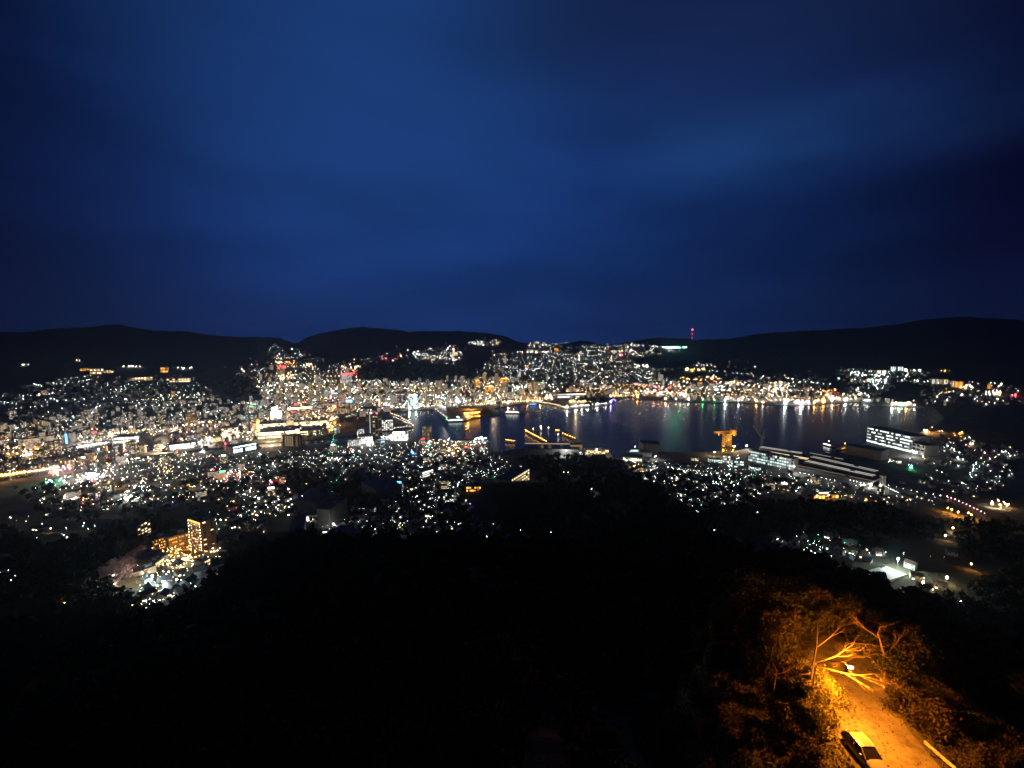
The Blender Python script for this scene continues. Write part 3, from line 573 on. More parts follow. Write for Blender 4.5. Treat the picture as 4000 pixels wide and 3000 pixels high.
for i, (u, v, h, lab) in enumerate(((2053,1688,'orange','orange'),(2083,1684,'orange','orange'),(2113,1682,'warm','white topped'),(2142,1680,'warm','pale'),(2112,1674,'white','white'),(2181,1706,'white','low white'))):
    p = at_z(u, v, 0); o = thing('mooring_dolphin', '%s lit mooring dolphin in the bay, %s' % (lab, ['at the tip of the long orange pier', 'second out from the long orange pier', 'third out from the long orange pier', 'fourth out from the long orange pier', 'standing farther out in open water', 'inside the lamp lit dock'][i]), 'mooring post', p, 0, 'mooring dolphins')
    d = MB(); d.tube((0, 0, -6), (0, 0, 3), 3.2, 3.0, 8); link('base', d.mesh('base', M_CONC), o); d = MB(); d.tube((0, 0, 3), (0, 0, 8), .25, .2); d.octa((0, 0, 8.6), 1.1, 1); link('lamp_post', d.mesh('lamp_post', [M_POLE, lampm(h, 70)]), o)
o, L, H = bld('roofed_yard', 'large shipyard hall with blue green glazed roof and pale gutters', 'hall', (2045,1776,2262,1779,1755), 60, M_DARKC, roof=M_ROOFT, lm='the glazed roof hall', z=3)
for k in range(5): d = MB(); d.box((L * (.06 + .21 * k), 30, H + .9), (1.6, 56, .8)); link('gutter', d.mesh('gutter', M_PALE), o)
for k in range(2): d = MB(); d.box((L * (.34 + .14 * k), 30, H + .7), (L * .05, 40, .3)); link('skylight', d.mesh('skylight', glowm('warm', .12)), o)
d = MB(); d.box((L / 2, 61, H + 1.5), (L * .98, 1, 2)); link('ridge_band', d.mesh('ridge_band', glowm('warm', .5)), o)
bld('yard_block', 'pale cube block at the bay end of the glazed roof hall', 'building', (2228,1768,2274,1769,1738), 30, M_TAN, lm='the pale cube block', z=3)
bld('workshop_row', 'low workshop glittering with white windows beside the glazed roof hall', 'workshop', (2200,1776,2290,1778,1764), 25, M_CONC, 2, 14, ('cool', 4, .7), z=3)
bld('workshop_row', 'workshop with warm and white windows at the water notch', 'workshop', (2290,1774,2378,1772,1758), 25, M_CONC, 3, 12, ('warm', 4, .7), lm='the workshop by the notch', z=3)
A = at_z(2838, 1742, 3); s = A.y / 1000
o = thing('cantilever_crane', 'giant hammerhead crane floodlit in orange at the shipyard edge', 'crane', A, R(-6)); landmark('the orange crane', A)
k = (A.y * CP - (3 - CAM) * SP) / F                      # metres per frame pixel here
Hc, hw = 48 * k, 13 * k
def lattice(mb, p0, p1, w0, w1, n, th):
    """square lattice mast or beam from p0 to p1"""
    p0, p1 = Vector(p0), Vector(p1); ax = (p1 - p0).normalized(); x = Vector((1, 0, 0)) if abs(ax.x) < .7 else Vector((0, 0, 1)); y = ax.cross(x).normalized(); x = y.cross(ax)
    C = lambda t, i: p0.lerp(p1, t) + (x * (1 if i in (0, 3) else -1) + y * (1 if i < 2 else -1)) * (w0 + (w1 - w0) * t)
    for i in range(4): mb.tube(C(0, i), C(1, i), th, th, 4)
    for q in range(n):
        a, b = q / n, (q + 1) / n
        for i in range(4):
            j = (i + 1) % 4; mb.tube(C(a, i), C(b, j), th * .6, th * .6, 4); mb.tube(C(a, j), C(b, i), th * .6, th * .6, 4); mb.tube(C(b, i), C(b, j), th * .6, th * .6, 4)
M_CRANE = mat('crane_paint', (.52, .38, .10), .6, .2, .5)
m = MB(); lattice(m, (0, 0, 0), (0, 0, Hc), hw, hw * .92, 5, .5); link('tower', m.mesh('tower', M_CRANE), o)
m = MB(); lattice(m, (-50 * k, 0, Hc + 5.5 * k), (32 * k, 0, Hc + 5.5 * k), 2.5 * k, 6.5 * k, 10, .5); link('jib', m.mesh('jib', M_CRANE), o)
m = MB(); m.box((24 * k, 0, Hc + 9 * k), (13 * k, 9 * k, 14 * k)); link('machine_house', m.mesh('machine_house', M_CRANE), o)
m = MB(); m.tube((0, 0, Hc - 1.5), (0, 0, Hc + 2), hw * 1.1, hw * 1.1, 16); link('turntable', m.mesh('turntable', M_CRANE), o)
m = MB(); lattice(m, (12 * k, 0, Hc + 11 * k), (14 * k, 0, Hc + 22 * k), .9 * k, .5 * k, 3, .4); link('mast', m.mesh('mast', M_CRANE), o)
for i, (x, y, z) in enumerate(((-18, -16, .06), (18, -16, .06), (0, -20, .55), (-36, -14, .95), (20, -16, .95), (0, 4, .35))):
    m = MB(); m.octa((x * k, y * k, Hc * z + 1), .8); l = link('floodlight', m.mesh('floodlight', lampm('orange', 20)), o)
    L_ = bpy.data.lights.new('crane_flood', 'POINT'); L_.energy = 26000; L_.color = (1, .44, .03); L_.shadow_soft_size = 1.2
    q = bpy.data.objects.new('crane_flood', L_); COL.objects.link(q); q.parent = o; q.location = (x * k, y * k - 2, Hc * z + 2)
A = at_z(2975, 1752, 3); o = thing('jib_crane', 'unlit grey luffing crane with a raised thin jib beside the long sheds', 'crane', A); k2 = (A.y * CP - (3 - CAM) * SP) / F
m = MB(); lattice(m, (0, 0, 0), (0, 0, 44 * k2), 3.5 * k2, 2.5 * k2, 6, .6); link('tower', m.mesh('tower', M_STEEL), o)
m = MB(); lattice(m, (0, 0, 40 * k2), (-38 * k2, 0, 92 * k2), 2.4 * k2, .8 * k2, 9, .45); link('jib', m.mesh('jib', M_STEEL), o); m = MB(); m.box((4 * k2, 0, 42 * k2), (9 * k2, 6 * k2, 7 * k2)); link('cab', m.mesh('cab', M_STEEL), o)
m = MB(); lattice(m, (0, 0, 46 * k2), (9 * k2, 0, 78 * k2), 1.2 * k2, .6 * k2, 4, .4); link('mast', m.mesh('mast', M_STEEL), o)
bld('assembly_hall', 'shipyard front block with four gridded rows of bright windows', 'workshop', (2922,1800,3098,1836,1775), 26, M_PALE, 4, 20, ('cool', 1.5, .85), lm='the gridded shipyard block', wsize=(.72, .55), side=False)
for i, (u1, v1, u2, v2, vt, h, s, n) in enumerate(((2945,1772,3150,1808,1757,'warm',2.6,2),(2965,1760,3128,1786,1747,'white',.9,2),(3140,1816,3405,1872,1806,'white',1.0,2),(3160,1798,3415,1852,1788,'white',.7,2),(3155,1784,3285,1808,1775,'white',.5,1),(3100,1834,3400,1894,1822,'warm',.35,1))):
    o, L, H = bld('long_shed', 'long low shipyard shed with lit roof lines, %s' % ['brightest of the row behind the gridded block', 'outermost along the basin behind the gridded block', 'middle one of the farther rank', 'second from the basin in the farther rank', 'short one along the basin', 'dim broad one nearest the street houses'.replace('nearest', 'next to')][i], 'shed', (u1, v1, u2, v2, vt), 24, M_DARKC, roof=M_ROOF, group='shipyard sheds', hgt=8.5)
    terrace_lines(o, L, 24, H, n, h, s, thick=1.6)
landmark('the long shipyard sheds', gp(3250, 1840))
o, L, H = bld('office_hall', 'five storey office hall with four bright window bays by the basin', 'office', (3384,1724,3560,1768,1685), 55, M_PALE, 5, 20, ('cool', 3.4, .72), lm='the bright office hall', wsize=(.8, .30), roof=M_ROOFB, eave=('cool', 4, .06, 1.6))
bld('office_annex', 'pale windowless end wing of the bright office hall', 'office', (3560,1768,3610,1782,1735), 40, M_PALE, 3, 3, ('white', 2, .3))
bld('yard_roof', 'grey curved roof hall in the dark between sheds and office hall', 'hall', (3300,1775,3440,1800,1752), 50, M_CONC, lm='the grey roof hall')
bld('slip_hall', 'teal roofed slipway hall by the water notch', 'hall', (2432,1800,2508,1806,1785), 30, M_ROOFT, 1, 8, ('warm', 2.5, .6), roof=M_ROOFT, lm='the teal slipway hall')
bld('slip_hall', 'pale gabled slipway hall beside the grey moored ship', 'hall', (2505,1784,2545,1784,1768), 30, M_CONC, roof=M_CONC)
o = thing('wharf_shed', 'large dark covered dock gate rising behind the slipway halls', 'hall', at_z(2520,1772,3)); b = MB(); b.box((20, 25, 12), (48, 40, 28)); link('wall', b.mesh('wall', M_DARKC), o); b = MB(); b.box((20, 25, 27), (50, 42, 2)); link('roof', b.mesh('roof', M_ROOF), o)
for u, v, w, vt, h, lab in ((2770,1806,52,1796,'cool','long white strip lit store under the orange crane'),(2825,1806,26,1780,'white','five storey flat block with white corridor lights'),(2860,1826,44,1800,'cool','cool white lit apartment block by the gridded shipyard block'),(2700,1798,28,1790,'warm','pale low hall on the quay road'),(2515,1872,22,1856,'cool','white three band block under the dark spur'),(2548,1830,12,1815,'white','narrow white lit flat block near the slipway'),(2503,1840,10,1828,'orange','narrow block with orange stair lamps'),(2932,1840,40,1826,'cool','low white lit workshop before the gridded block')):
    bld('town_block', lab, 'building', (u,v,u+w,v+3,vt), 18, M_CONC, 3, 6, (h, 3, .7), lm='the ' + lab.split(' under')[0].split(' by')[0].split(' on')[0].split(' near')[0].split(' with')[0].split(' before')[0], group='blocks behind the shipyard')
# --- slopes on this side
bld('school', 'school with three storeys of warm gridded windows and a dark blue roof on the spur', 'school', (1990,1886,2068,1874,1852), 26, M_TAN, 4, 10, ('warm', 3.2, .9), roof=M_ROOFB, lm='the gridded school', wsize=(.5, .45), side=False)
bld('gymnasium', 'low gymnasium with a dark blue roof and yellow windows below it', 'hall', (1822,1922,1878,1912,1900), 20, M_CONC, 2, 9, ('orange', 3.0, .75), roof=M_ROOFB, lm='the yellow windowed gymnasium', wsize=(.75, .5), side=False)
bld('ward_block', 'white slab with three bright corridor rows among the houses', 'building', (1650,1866,1692,1856,1838), 14, M_PALE, 3, 1, ('white', 2.4, 1), wsize=(.97, .4), lm='the white corridor slab')
for a, d, mt, lab in (((1160,2006,1242,2004,1956), 40, M_DARKC, 'bulky grey school block above the lit yard'), ((1186,1962,1220,1962,1928), 25, M_DARKC, 'small grey block topping the slope behind the bulky school block'), ((1240,2062,1290,2064,1990), 45, M_DARKC, 'tall plain grey block beside the lit yard')):
    bld('school_block', lab, 'school', a, d, mt, lm='the ' + lab.split(' above')[0].split(' topping')[0].split(' beside')[0], group='grey school blocks')
bld('yard_pavilion', 'brightly lit entrance pavilion in the yard before the grey blocks', 'building', (1196,2040,1236,2036,2012), 14, M_PALE, 1, 3, ('white', 4, .8), lm='the lit entrance pavilion')
bld('blue_roof_hall', 'long building with a blue sheet roof running down the wooded edge', 'hall', (1066,2166,1196,2082,2074), 16, M_CONC, roof=M_ROOFB, lm='the blue roofed hall', hgt=20)
bld('flat_roof_hall', 'broad flat roofed hall, dark blue, under the bright floodlight', 'hall', (1250,2126,1360,2130,2108), 34, M_DARKC, roof=M_ROOFB, lm='the dark flat roofed hall')
bld('stand_roof', 'long grey sloping roof among dark trees mid slope', 'hall', (1470,1965,1570,1945,1905), 60, M_DARKC, roof=M_DARKC, lm='the grey sloping roof')
# --- terraced hotel in golden light
bld('hotel_tower', 'hotel tower outlined with gold lamp rows on the wooded slope', 'hotel', (746,2148,790,2158,2034), 16, mat('hotel_brown', (.17, .12, .07), .7, .25, .3), 13, 7, ('warm', 3.2, .42), wsize=(.34, .36), lm='the gold hotel tower', eave=('orange', 4, .97, 1.0))
for k_ in range(11):
    q_ = frame_of(746, 2148, 790, 2158, 2034)
    for s_ in (0, 1): m = MB(); m.octa(((s_ * q_[2]), -.6, q_[5] * (k_ + .5) / 11), .26); link('edge_lamp', m.mesh('edge_lamp', lampm('warm')), [x for x in COL.objects if x.name.startswith('hotel_tower') and 'gold' in x.get('label', '')][0])
bld('hotel_wing', 'golden hotel wing with a grid of lamps beside the hotel tower', 'hotel', (662,2155,742,2150,2092), 16, mat('hotel_brown', (.17, .12, .07), .7, .25, .3), 5, 12, ('orange', 4, .6), wsize=(.3, .3), lm='the golden hotel wing')
bld('hotel_podium', 'dark terrace block in the middle of the hotel grounds', 'hotel', (520,2222,660,2198,2172), 34, M_DARKC, roof=M_ROOF, lm='the dark hotel terrace', hgt=9)
bld('hotel_facade', 'peach lit lower hotel front with five square bays', 'hotel', (526,2252,612,2236,2224), 8, M_PALE, 1, 5, ('warm', 1.0, 1), wsize=(.85, .8), lm='the peach hotel front', side=False)
bld('hotel_annex', 'slim hotel annex with bright yellow stair windows over the blossom trees', 'hotel', (540,2110,592,2090,2042), 12, M_TAN, 6, 4, ('warm', 5, .5), wsize=(.5, .3), lm='the slim hotel annex')
bld('storage_house', 'small beige box house beside the hotel grounds', 'house', (760,2262,815,2256,2230), 14, M_PALE, lm='the beige box house')
bld('storage_house', 'pale flat roofed house under the hotel car park', 'house', (698,2338,742,2332,2312), 12, M_PALE)
# --- lit lot and yards on the far slope of the road
lot = [(3352,2243),(3452,2213),(3542,2248),(3402,2292)]
P = [gp(*q) for q in lot]; zl = P[0].z + 1.0
o = thing('car_park', 'floodlit pale car park on the slope below the mountain road', 'car park', (P[0].x, P[0].y, zl)); m = MB(); q = [Vector((p.x - P[0].x, p.y - P[0].y, p.z - P[0].z)) for p in P]
C4 = lambda a, b: q[0].lerp(q[1], a).lerp(q[3].lerp(q[2], a), b)
for i in range(8):
    for k_ in range(8):
        c4 = [C4(i / 8, k_ / 8), C4((i + 1) / 8, k_ / 8), C4((i + 1) / 8, (k_ + 1) / 8), C4(i / 8, (k_ + 1) / 8)]; m.quad(*(c4 if (c4[1] - c4[0]).cross(c4[2] - c4[1]).z > 0 else c4[::-1]))
for i in range(4): a, b = q[i], q[(i + 1) % 4]; m.quad(a, b, b + Vector((0, 0, -4)), a + Vector((0, 0, -4)))
link('slab', m.mesh('slab', M_PALE), o); landmark('the floodlit car park', P[0])
FLOOD = []
def floodlight(u, v, h, e, label, hgt=11, sz=1.0, z=None):
    p = gp(u, v) if z is None else at_z(u, v, z); o = thing('floodlight_mast', label, 'floodlight', p); m = MB(); m.tube((0, 0, -1), (0, 0, hgt), .18, .12, 6); link('pole', m.mesh('pole', M_POLE), o)
    m = MB(); m.box((0, 0, hgt + .4), (1.6 * sz, .5, .7 * sz)); m.octa((0, -.4, hgt + .3), .8 * sz, 1); link('lamp_head', m.mesh('lamp_head', [M_POLE, lampm(h, 90)]), o)
    L_ = bpy.data.lights.new('flood', 'POINT'); L_.energy = e; L_.color = HUE[h]; L_.shadow_soft_size = .8
    q = bpy.data.objects.new('flood', L_); COL.objects.link(q); q.parent = o; q.location = (0, -1, hgt - .5); FLOOD.append(q); return o
floodlight(3503, 2228, 'cool', 105000, 'dazzling floodlight at the head of the pale car park', 14, 1.6)
floodlight(1306, 2078, 'white', 12000, 'dazzling white floodlight before the tall plain grey block', 10, 1.5)
floodlight(1880, 1726, 'cool', 160000, 'glaring floodlight bank on the jetty tip', 14, 3.0, 3)
for i in range(9): lamp(at_z(1858 + 5 * i, 1722 - (i % 3) * 2, 3), 'cool', 2.6)
floodlight(2868, 1760, 'warm', 60000, 'white glare lamp at the foot of the orange crane', 12, 2.0, 3); floodlight(2915, 1756, 'white', 60000, 'glare lamp at the head of the shipyard sheds', 12, 2.0, 3)
floodlight(2790, 1782, 'warm', 70000, 'warm floodlight on the quay before the crane', 12, 1.8, 3); floodlight(2560, 1796, 'white', 30000, 'white floodlight between the slipway halls', 10, 1.4, 3)
floodlight(600, 2290, 'cool', 40000, 'cool floodlight over the hotel car park', 10, 1.0); floodlight(640, 2310, 'cool', 16000, 'second cool floodlight on the hotel car park, by the beige rail', 9, .8)
floodlight(3602, 2300, 'warm', 9000, 'warm lamp on the terrace below the car park', 7, 1.6); floodlight(3695, 2280, 'warm', 7000, 'warm lamp at the lane bend beyond the car park', 7, 1.8); floodlight(262, 2392, 'orange', 9000, 'lone orange lamp in the dark woods', 8, 1.6)
for u, v, h in ((3715,1998,'orange'),(3740,2008,'orange'),(3780,2012,'orange'),(3700,1992,'orange'),(3792,2020,'orange')): floodlight(u, v + 10, h, 16000, 'orange yard lamp, %s' % {3715:'beside the yard gate',3740:'mid yard under the street of pink lamps',3780:'by the yard shed',3700:'at the yard corner',3792:'where the yard meets the road'}[u], 8, 1.2)
for u, v, h, e in ((3720,2080,'warm',9000),(3690,2110,'warm',5000),(3190,1950,'orange',6000),(3235,1948,'orange',6000),(3270,1945,'orange',6000),(3420,1962,'orange',9000),(3790,2225,'orange',5000)): floodlight(u, v, h, e, 'warm lane lamp in the dark, ' + {3720:'above the bend',3690:'below the bend',3190:'first along the orange terrace',3235:'second along the orange terrace',3270:'third along the orange terrace',3420:'beside the orange shed',3790:'alone over a brown slope'}[u], 7, 1.2)
for u, v, lab in ((3170,1946,'terrace house front with a row of orange lamps'),(3400,1966,'low shed glowing orange beneath the long sheds')): bld('terrace_block', lab, 'building', (u,v,u+(105 if u == 3170 else 50),v+3,v-14), 14, M_TAN, 1, 8, ('orange', 4, .7), lm='the ' + lab.split(' with')[0].split(' beneath')[0], sign=('cool', 2.0, .35, 2.5) if u == 3170 else None)
row([(3700,1950),(3760,1975),(3845,2018)], 11, 'pink', 1.2)
for u, v, vt, w, h, lab in ((3425,1460,1446,36,'white','pale hilltop hospital block'),(3478,1448,1432,50,'cool','greenish lit hilltop slab block'),(3640,1500,1480,24,'white','white apartment slab on the far slope'),(3665,1500,1482,38,'warm','warm striped apartment row on the far slope'),(3716,1512,1488,16,'warm','brown apartment slab on the far slope'),(3738,1515,1490,24,'orange','second brown apartment slab with orange stairs'),(3862,1520,1500,10,'orange','lone orange stair block on the far slope')):
    bld('hill_block', lab, 'apartment block', (u,v,u+w,v,vt), 18, M_TAN, 1, 7, (h, 2.2, .8), wsize=(.45, .85), group='blocks on the far slope', lm='the ' + lab.split(' on')[0].split(' with')[0])
for u, v, vt, w, h, lab in ((352,1462,1440,44,'warm','warm lit institute block high on the far hill'),(405,1456,1446,28,'warm','low warm block beside the institute'),(500,1486,1474,98,'warm','long low warm strip building on the far hill'),(650,1492,1478,92,'warm','long yellow lit school row on the far hill'),(628,1456,1434,28,'orange','orange lit hillside tower block'),(312,1448,1440,24,'orange','small orange block at the wood edge'),(2088,1342,1334,18,'white','white lit block on the hill town crest'),(2058,1378,1366,50,'white','bright long hall under the hill town crest'),(2165,1372,1360,18,'orange','orange block under the hill town crest'),(1765,1390,1376,22,'warm','warm apartment block on the ridge'),(1848,1344,1338,40,'cool','row of lit houses on the ridge'),(3500,1810,1800,20,'white','small white lit hut by the grey roof hall')):
    bld('hill_building', lab, 'building', (u,v,u+w,v,vt), 22, M_TAN, 2, 8, (h, 3.5, .8), group='lit buildings on the far hills', lm='the ' + lab.split(' high')[0].split(' on')[0].split(' at')[0].split(' under')[0].split(' by')[0].split(' beside')[0])
o, L, H = bld('driving_range', 'golf range hillside cage lit bright green on the far crest', 'driving range', (2600,1362,2684,1360,1352), 60, M_CONC, 1, 9, ('cool', 6, .95), lm='the green lit range'); m = MB(); m.box((L / 2, -25, .5), (L, 46, .6)); link('turf', m.mesh('turf', mat('range_turf', (.05, .16, .05), .8, .2, .2)), o)
for u, v, vt, s, lab in ((2703,1326,1288,1.6,'broadcast mast with strong red lights on the far crest'),(2555,1318,1284,.5,'thin broadcast mast with faint red lights on the far crest')):
    p = gp(u, v + 4); r = p.xy.length; kk = (p.y * CP - (p.z - CAM) * SP) / F; Hm = (v + 4 - vt) * kk
    o = thing('broadcast_mast', lab, 'mast', p); m = MB(); lattice(m, (0, 0, -3), (0, 0, Hm), 3.5, 1.0, 8, .5); link('mast', m.mesh('mast', M_STEEL), o); landmark('the ' + lab.split(' with')[0], p)
    for k, t in enumerate((1.0, .62, .25)): m = MB(); m.ball((0, 0, Hm * t), (5.2 if k == 0 else 2.2) * s * (.8 if s < 1 else 1), 8, 6); link('red_light', m.mesh('red_light', glowm('red', 9 if s > 1 else 1.2)), o)
for u, v, vt, lab in ((3445,1908,1858,'white lit conveyor tower at the shed corner'),):
    o = thing('conveyor_tower', lab, 'tower', gp(u, v)); m = MB(); lattice(m, (0, 0, 0), (0, 0, 26), 4, 3, 5, .4); link('frame', m.mesh('frame', M_PALE), o); m = MB(); m.tube((0, 0, 24), (-30, 10, 4), 1.6, 1.6, 6); link('chute', m.mesh('chute', M_PALE), o); m = MB(); m.box((0, 0, 27), (9, 7, 4)); link('cabin', m.mesh('cabin', M_PALE), o); landmark('the conveyor tower', o.location); floodlight(u - 6, v + 4, 'white', 22000, 'work lamp at the conveyor tower', 8, 1.3)
row([(3462,1912),(3522,1942)], 9, 'cool', .9); row([(3125,1855),(3260,1888)], 9, 'white', 1.2); row([(3320,1885),(3400,1905)], 7, 'white', 1.3)

for (u, v, e, h) in ((640,2172,13000,'orange'),(700,2168,15000,'orange'),(765,2175,9000,'orange'),(560,2262,12000,'warm'),(720,2205,16000,'warm')): floodlight(u, v, h, e, 'golden garden floodlight, ' + {640:'by the slim hotel annex',700:'before the golden hotel wing',765:'at the foot of the gold hotel tower',560:'before the peach hotel front',720:'on the terrace path under the golden wing'}[u], 6, .6)
row([(1312,1690),(1303,1712),(1296,1738),(1322,1752)], 12, 'green', .9)
for u in range(640, 800, 14): lamp(gp(u, 2230 - (u - 640) * .28), 'cool' if u % 4 else 'warm', 1.1)

def shorelight(u, v, h, sz, s=150, where=''):
    p = at_z(u, v, 3)
    if in_water(p.x, p.y): p = at_z(u, v - 4, 3)
    o = thing('quay_light', 'strong %s quay light mirrored in the harbour, %s' % (HNAME[h], where), 'floodlight', p, 0, 'lights along the quays'); m = MB(); m.tube((0, 0, -2), (0, 0, 9), .2, .15, 6); link('pole', m.mesh('pole', M_POLE), o)
    m = MB(); m.octa((0, 0, 9.5), sz); link('lamp_head', m.mesh('lamp_head', lampm(h, s)), o)
for a_ in ((2690,1566,'white',1.8,'west of the green wharf'),(2745,1568,'green',1.5,'on the green wharf'),(2790,1570,'green',1.3,'at the end of the green wharf'),(2832,1569,'cool',3.0,'behind the orange crane'),(2885,1569,'white',2.0,'between crane and far quay sheds'),(2955,1573,'orange',2.2,'by the salmon lit quay shed'),(2980,1577,'white',1.4,'past the salmon lit quay shed'),(3066,1580,'cool',3.8,'brightest of the far shore'),(3128,1582,'white',3.0,'second bright one of the far shore'),(3180,1580,'orange',2.2,'first of an orange pair'),(3216,1577,'orange',2.4,'second of an orange pair'),(3250,1572,'warm',1.8,'beyond the orange pair'),(3302,1570,'cool',2.4,'by the low pale pier'),(3485,1586,'cool',2.8,'at the head of the ferry landing'),(3512,1587,'cool',2.2,'middle of the ferry landing'),(3540,1588,'orange',2.4,'orange one of the ferry landing'),(3572,1589,'white',1.6,'at the end of the ferry landing'),(2216,1596,'white',2.0,'at the corner of the bay park'),(2248,1592,'white',1.3,'first along the park edge'),(2272,1590,'white',1.5,'second along the park edge'),(2296,1588,'cool',1.2,'third along the park edge'),(2334,1584,'white',1.6,'fourth along the park edge'),(2386,1575,'violet',2.6,'under the violet footbridge'),(2490,1557,'orange',2.0,'at the canal mouth'),(2600,1564,'warm',1.8,'on the old quay'),(2640,1565,'cool',1.3,'beyond the old quay'),(1600,1602,'cool',3.2,'before the pale green office block'),(1625,1599,'white',2.2,'beside the pale green office block'),(1790,1638,'white',1.6,'on the ferry berth'),(1828,1634,'orange',3.2,'before the gold wharf terminal'),(2060,1573,'orange',1.8,'by the blue edged boat'),(1985,1582,'warm',2.0,'behind the excursion boat'),(2110,1573,'warm',1.6,'where promenade meets bay park')): shorelight(a_[0], a_[1], a_[2], a_[3], 270, a_[4])
for (u, v, h, e, w_) in ((1040,1686,'warm',260000,'over the station roof by the tan portal'),(1110,1682,'warm',240000,'over the middle of the station roof'),(1215,1674,'warm',260000,'over the deck with round lamps'),(1060,1728,'warm',200000,'on the river side of the station'),(985,1700,'warm',160000,'beside the narrow grey block'),(880,1728,'warm',160000,'before the square strip lit block'),(790,1742,'white',160000,'at the end of the glowing depot'),(640,1768,'warm',160000,'on the road by the gas holders'),(500,1742,'white',130000,'before the white sports hall'),(560,1700,'warm',150000,'behind the white sports hall'),(430,1725,'warm',120000,'above the longer viaduct'),(330,1750,'white',90000,'beside the longer viaduct'),(150,1778,'orange',120000,'behind the shorter viaduct'),(40,1800,'orange',120000,'at the valley road bend'),(250,1850,'pink',90000,'over the shopping street end'),(340,1880,'pink',90000,'over the shopping street'),(380,1862,'white',110000,'on the bright shop forecourt'),(230,1885,'green',60000,'beside the green lit court'),(500,1955,'white',50000,'over the school court'),(430,1915,'orange',60000,'at the shopping street corner'),(560,1910,'warm',60000,'by the market roofs'),(1290,1660,'orange',200000,'on the boulevard past the station'),(1300,1600,'orange',180000,'far up the boulevard'),(1740,1588,'white',220000,'before the covered ferry pier'),(1840,1600,'orange',160000,'behind the gold wharf terminal'),(1930,1570,'warm',240000,'on the promenade square'),(2050,1560,'orange',240000,'at the promenade bend'),(2250,1570,'warm',160000,'amid the bay park trees'),(1560,1720,'white',120000,'on the near bank by the violet hall'),(1440,1738,'white',70000,'beside the stepped office block'),(1780,1762,'orange',70000,'on the dockside repair yard'),(2210,1784,'white',60000,'by the workshops at the glazed hall'),(2330,1780,'warm',60000,'by the workshop at the notch'),(3100,1850,'white',40000,'on the yard road by the gridded block'),(3560,1785,'white',60000,'at the annex of the office hall'),(3640,1690,'orange',60000,'on the spit by the office hall'),(905,1872,'pink',30000,'over the lower crossroads')):  # extra lamps added to wash roofs and streets in glow
    floodlight(u, v, h, e * (1.7 if e > 100000 else 1.25), '%s added glow light %s' % (HNAME[h], w_), 18, .9)
for (u, v, h) in ((1115,1884,'orange'),(1197,1896,'orange'),(1132,1930,'orange'),(1003,1914,'orange'),(1034,2068,'orange'),(955,2160,'orange'),(1235,1762,'warm'),(855,1958,'orange'),(1145,1905,'red'),(1080,1990,'cool'),(1060,2000,'cool'),(1240,2010,'white'),(1125,2020,'cool'),(1460,1905,'white'),(1630,1945,'white'),(1820,1962,'white'),(1836,1975,'violet'),(1668,2010,'cool'),(1655,2075,'white'),(2063,1832,'white'),(2202,1848,'warm'),(2218,1850,'white'),(2191,1874,'white'),(2310,1919,'white'),(2341,1930,'white'),(2125,2084,'cool'),(2152,2092,'cool'),(2053,2112,'white'),(2033,2082,'white'),(2771,2068,'white'),(2790,2084,'white'),(2958,2010,'white'),(2876,1962,'white'),(2794,1950,'white'),(2834,1950,'white'),(3912,2058,'white'),(3608,2272,'warm'),(3750,2365,'white'),(3765,2366,'green'),(3090,2170,'white'),(110,2228,'white'),(62,2268,'white'),(35,2195,'white'),(5,2285,'cool'),(90,2430,'white'),(345,2410,'warm'),(380,2440,'warm'),(490,2452,'cool'),(505,2454,'white')): lamp(gp(u, v + 6), h, 1.5)

for (px, d_, mt_, lit_, lab) in (((566,2286,596,2278,2262), 9, M_PALE, ('warm', 2.5, .6), 'low golden lit pavilion below the peach hotel front'), ((690,2226,724,2220,2202), 10, M_TAN, ('orange', 3, .6), 'small amber lit house on the hotel terrace path'), ((606,2216,640,2208,2190), 9, M_TAN, ('warm', 3, .6), 'small lit guest house before the golden hotel wing'), ((650,2390,690,2382,2364), 9, M_PALE, ('white', 2, .4), 'small pale house by the lower hotel gate'), ((790,2215,822,2206,2188), 10, mat('hotel_brown', (.17, .12, .07), .7, .25, .3), ('warm', 3, .5), 'brown guest house downhill of the gold hotel tower')):
    bld('guest_house', lab, 'house', px, d_, mt_, 2, 4, lit_, wsize=(.5, .45))
for (u, v) in ((596,2160),(625,2150),(650,2185),(668,2175),(682,2196),(700,2192),(716,2200),(732,2186),(748,2196),(690,2172),(712,2178),(640,2205),(625,2225),(660,2230),(690,2240),(730,2222),(780,2140),(792,2110),(796,2085),(800,2170),(806,2190),(560,2275),(585,2300),(612,2322),(598,2345),(560,2375),(520,2392),(500,2402),(480,2412),(470,2418),(455,2424),(450,2428),(600,2395),(640,2368),(670,2350),(540,2230),(528,2212)): lamp(gp(u, v), 'orange' if u % 3 == 0 else 'warm', 1.0)
row([(470,1760),(660,1735),(900,1700),(1000,1688)], 36, 'warm', 1.1, jit=3); row([(0,1765),(200,1733),(420,1703),(640,1677),(900,1640)], 54, 'warm', 1.1, jit=3); row([(250,1908),(520,1850),(700,1812),(900,1782)], 30, 'white', .9, jit=3)
row([(1302,1590),(1302,1640),(1290,1692)], 22, 'orange', 1.2, jit=4); row([(1330,1602),(1480,1600),(1600,1596),(1720,1588)], 34, 'white', 1.1, jit=2); row([(1050,1575),(1250,1562),(1500,1552),(1800,1546)], 50, 'warm', 1.0, jit=3); row([(1100,1530),(1400,1521),(1700,1519),(2000,1521)], 50, 'warm', 1.0, jit=3); row([(1150,1600),(1180,1560),(1215,1520),(1230,1490)], 24, 'warm', 1.0, jit=2); row([(1600,1590),(1640,1550),(1690,1510)], 20, 'warm', 1.0, jit=2); row([(1850,1580),(1900,1545),(1960,1500)], 22, 'orange', 1.0, jit=2)
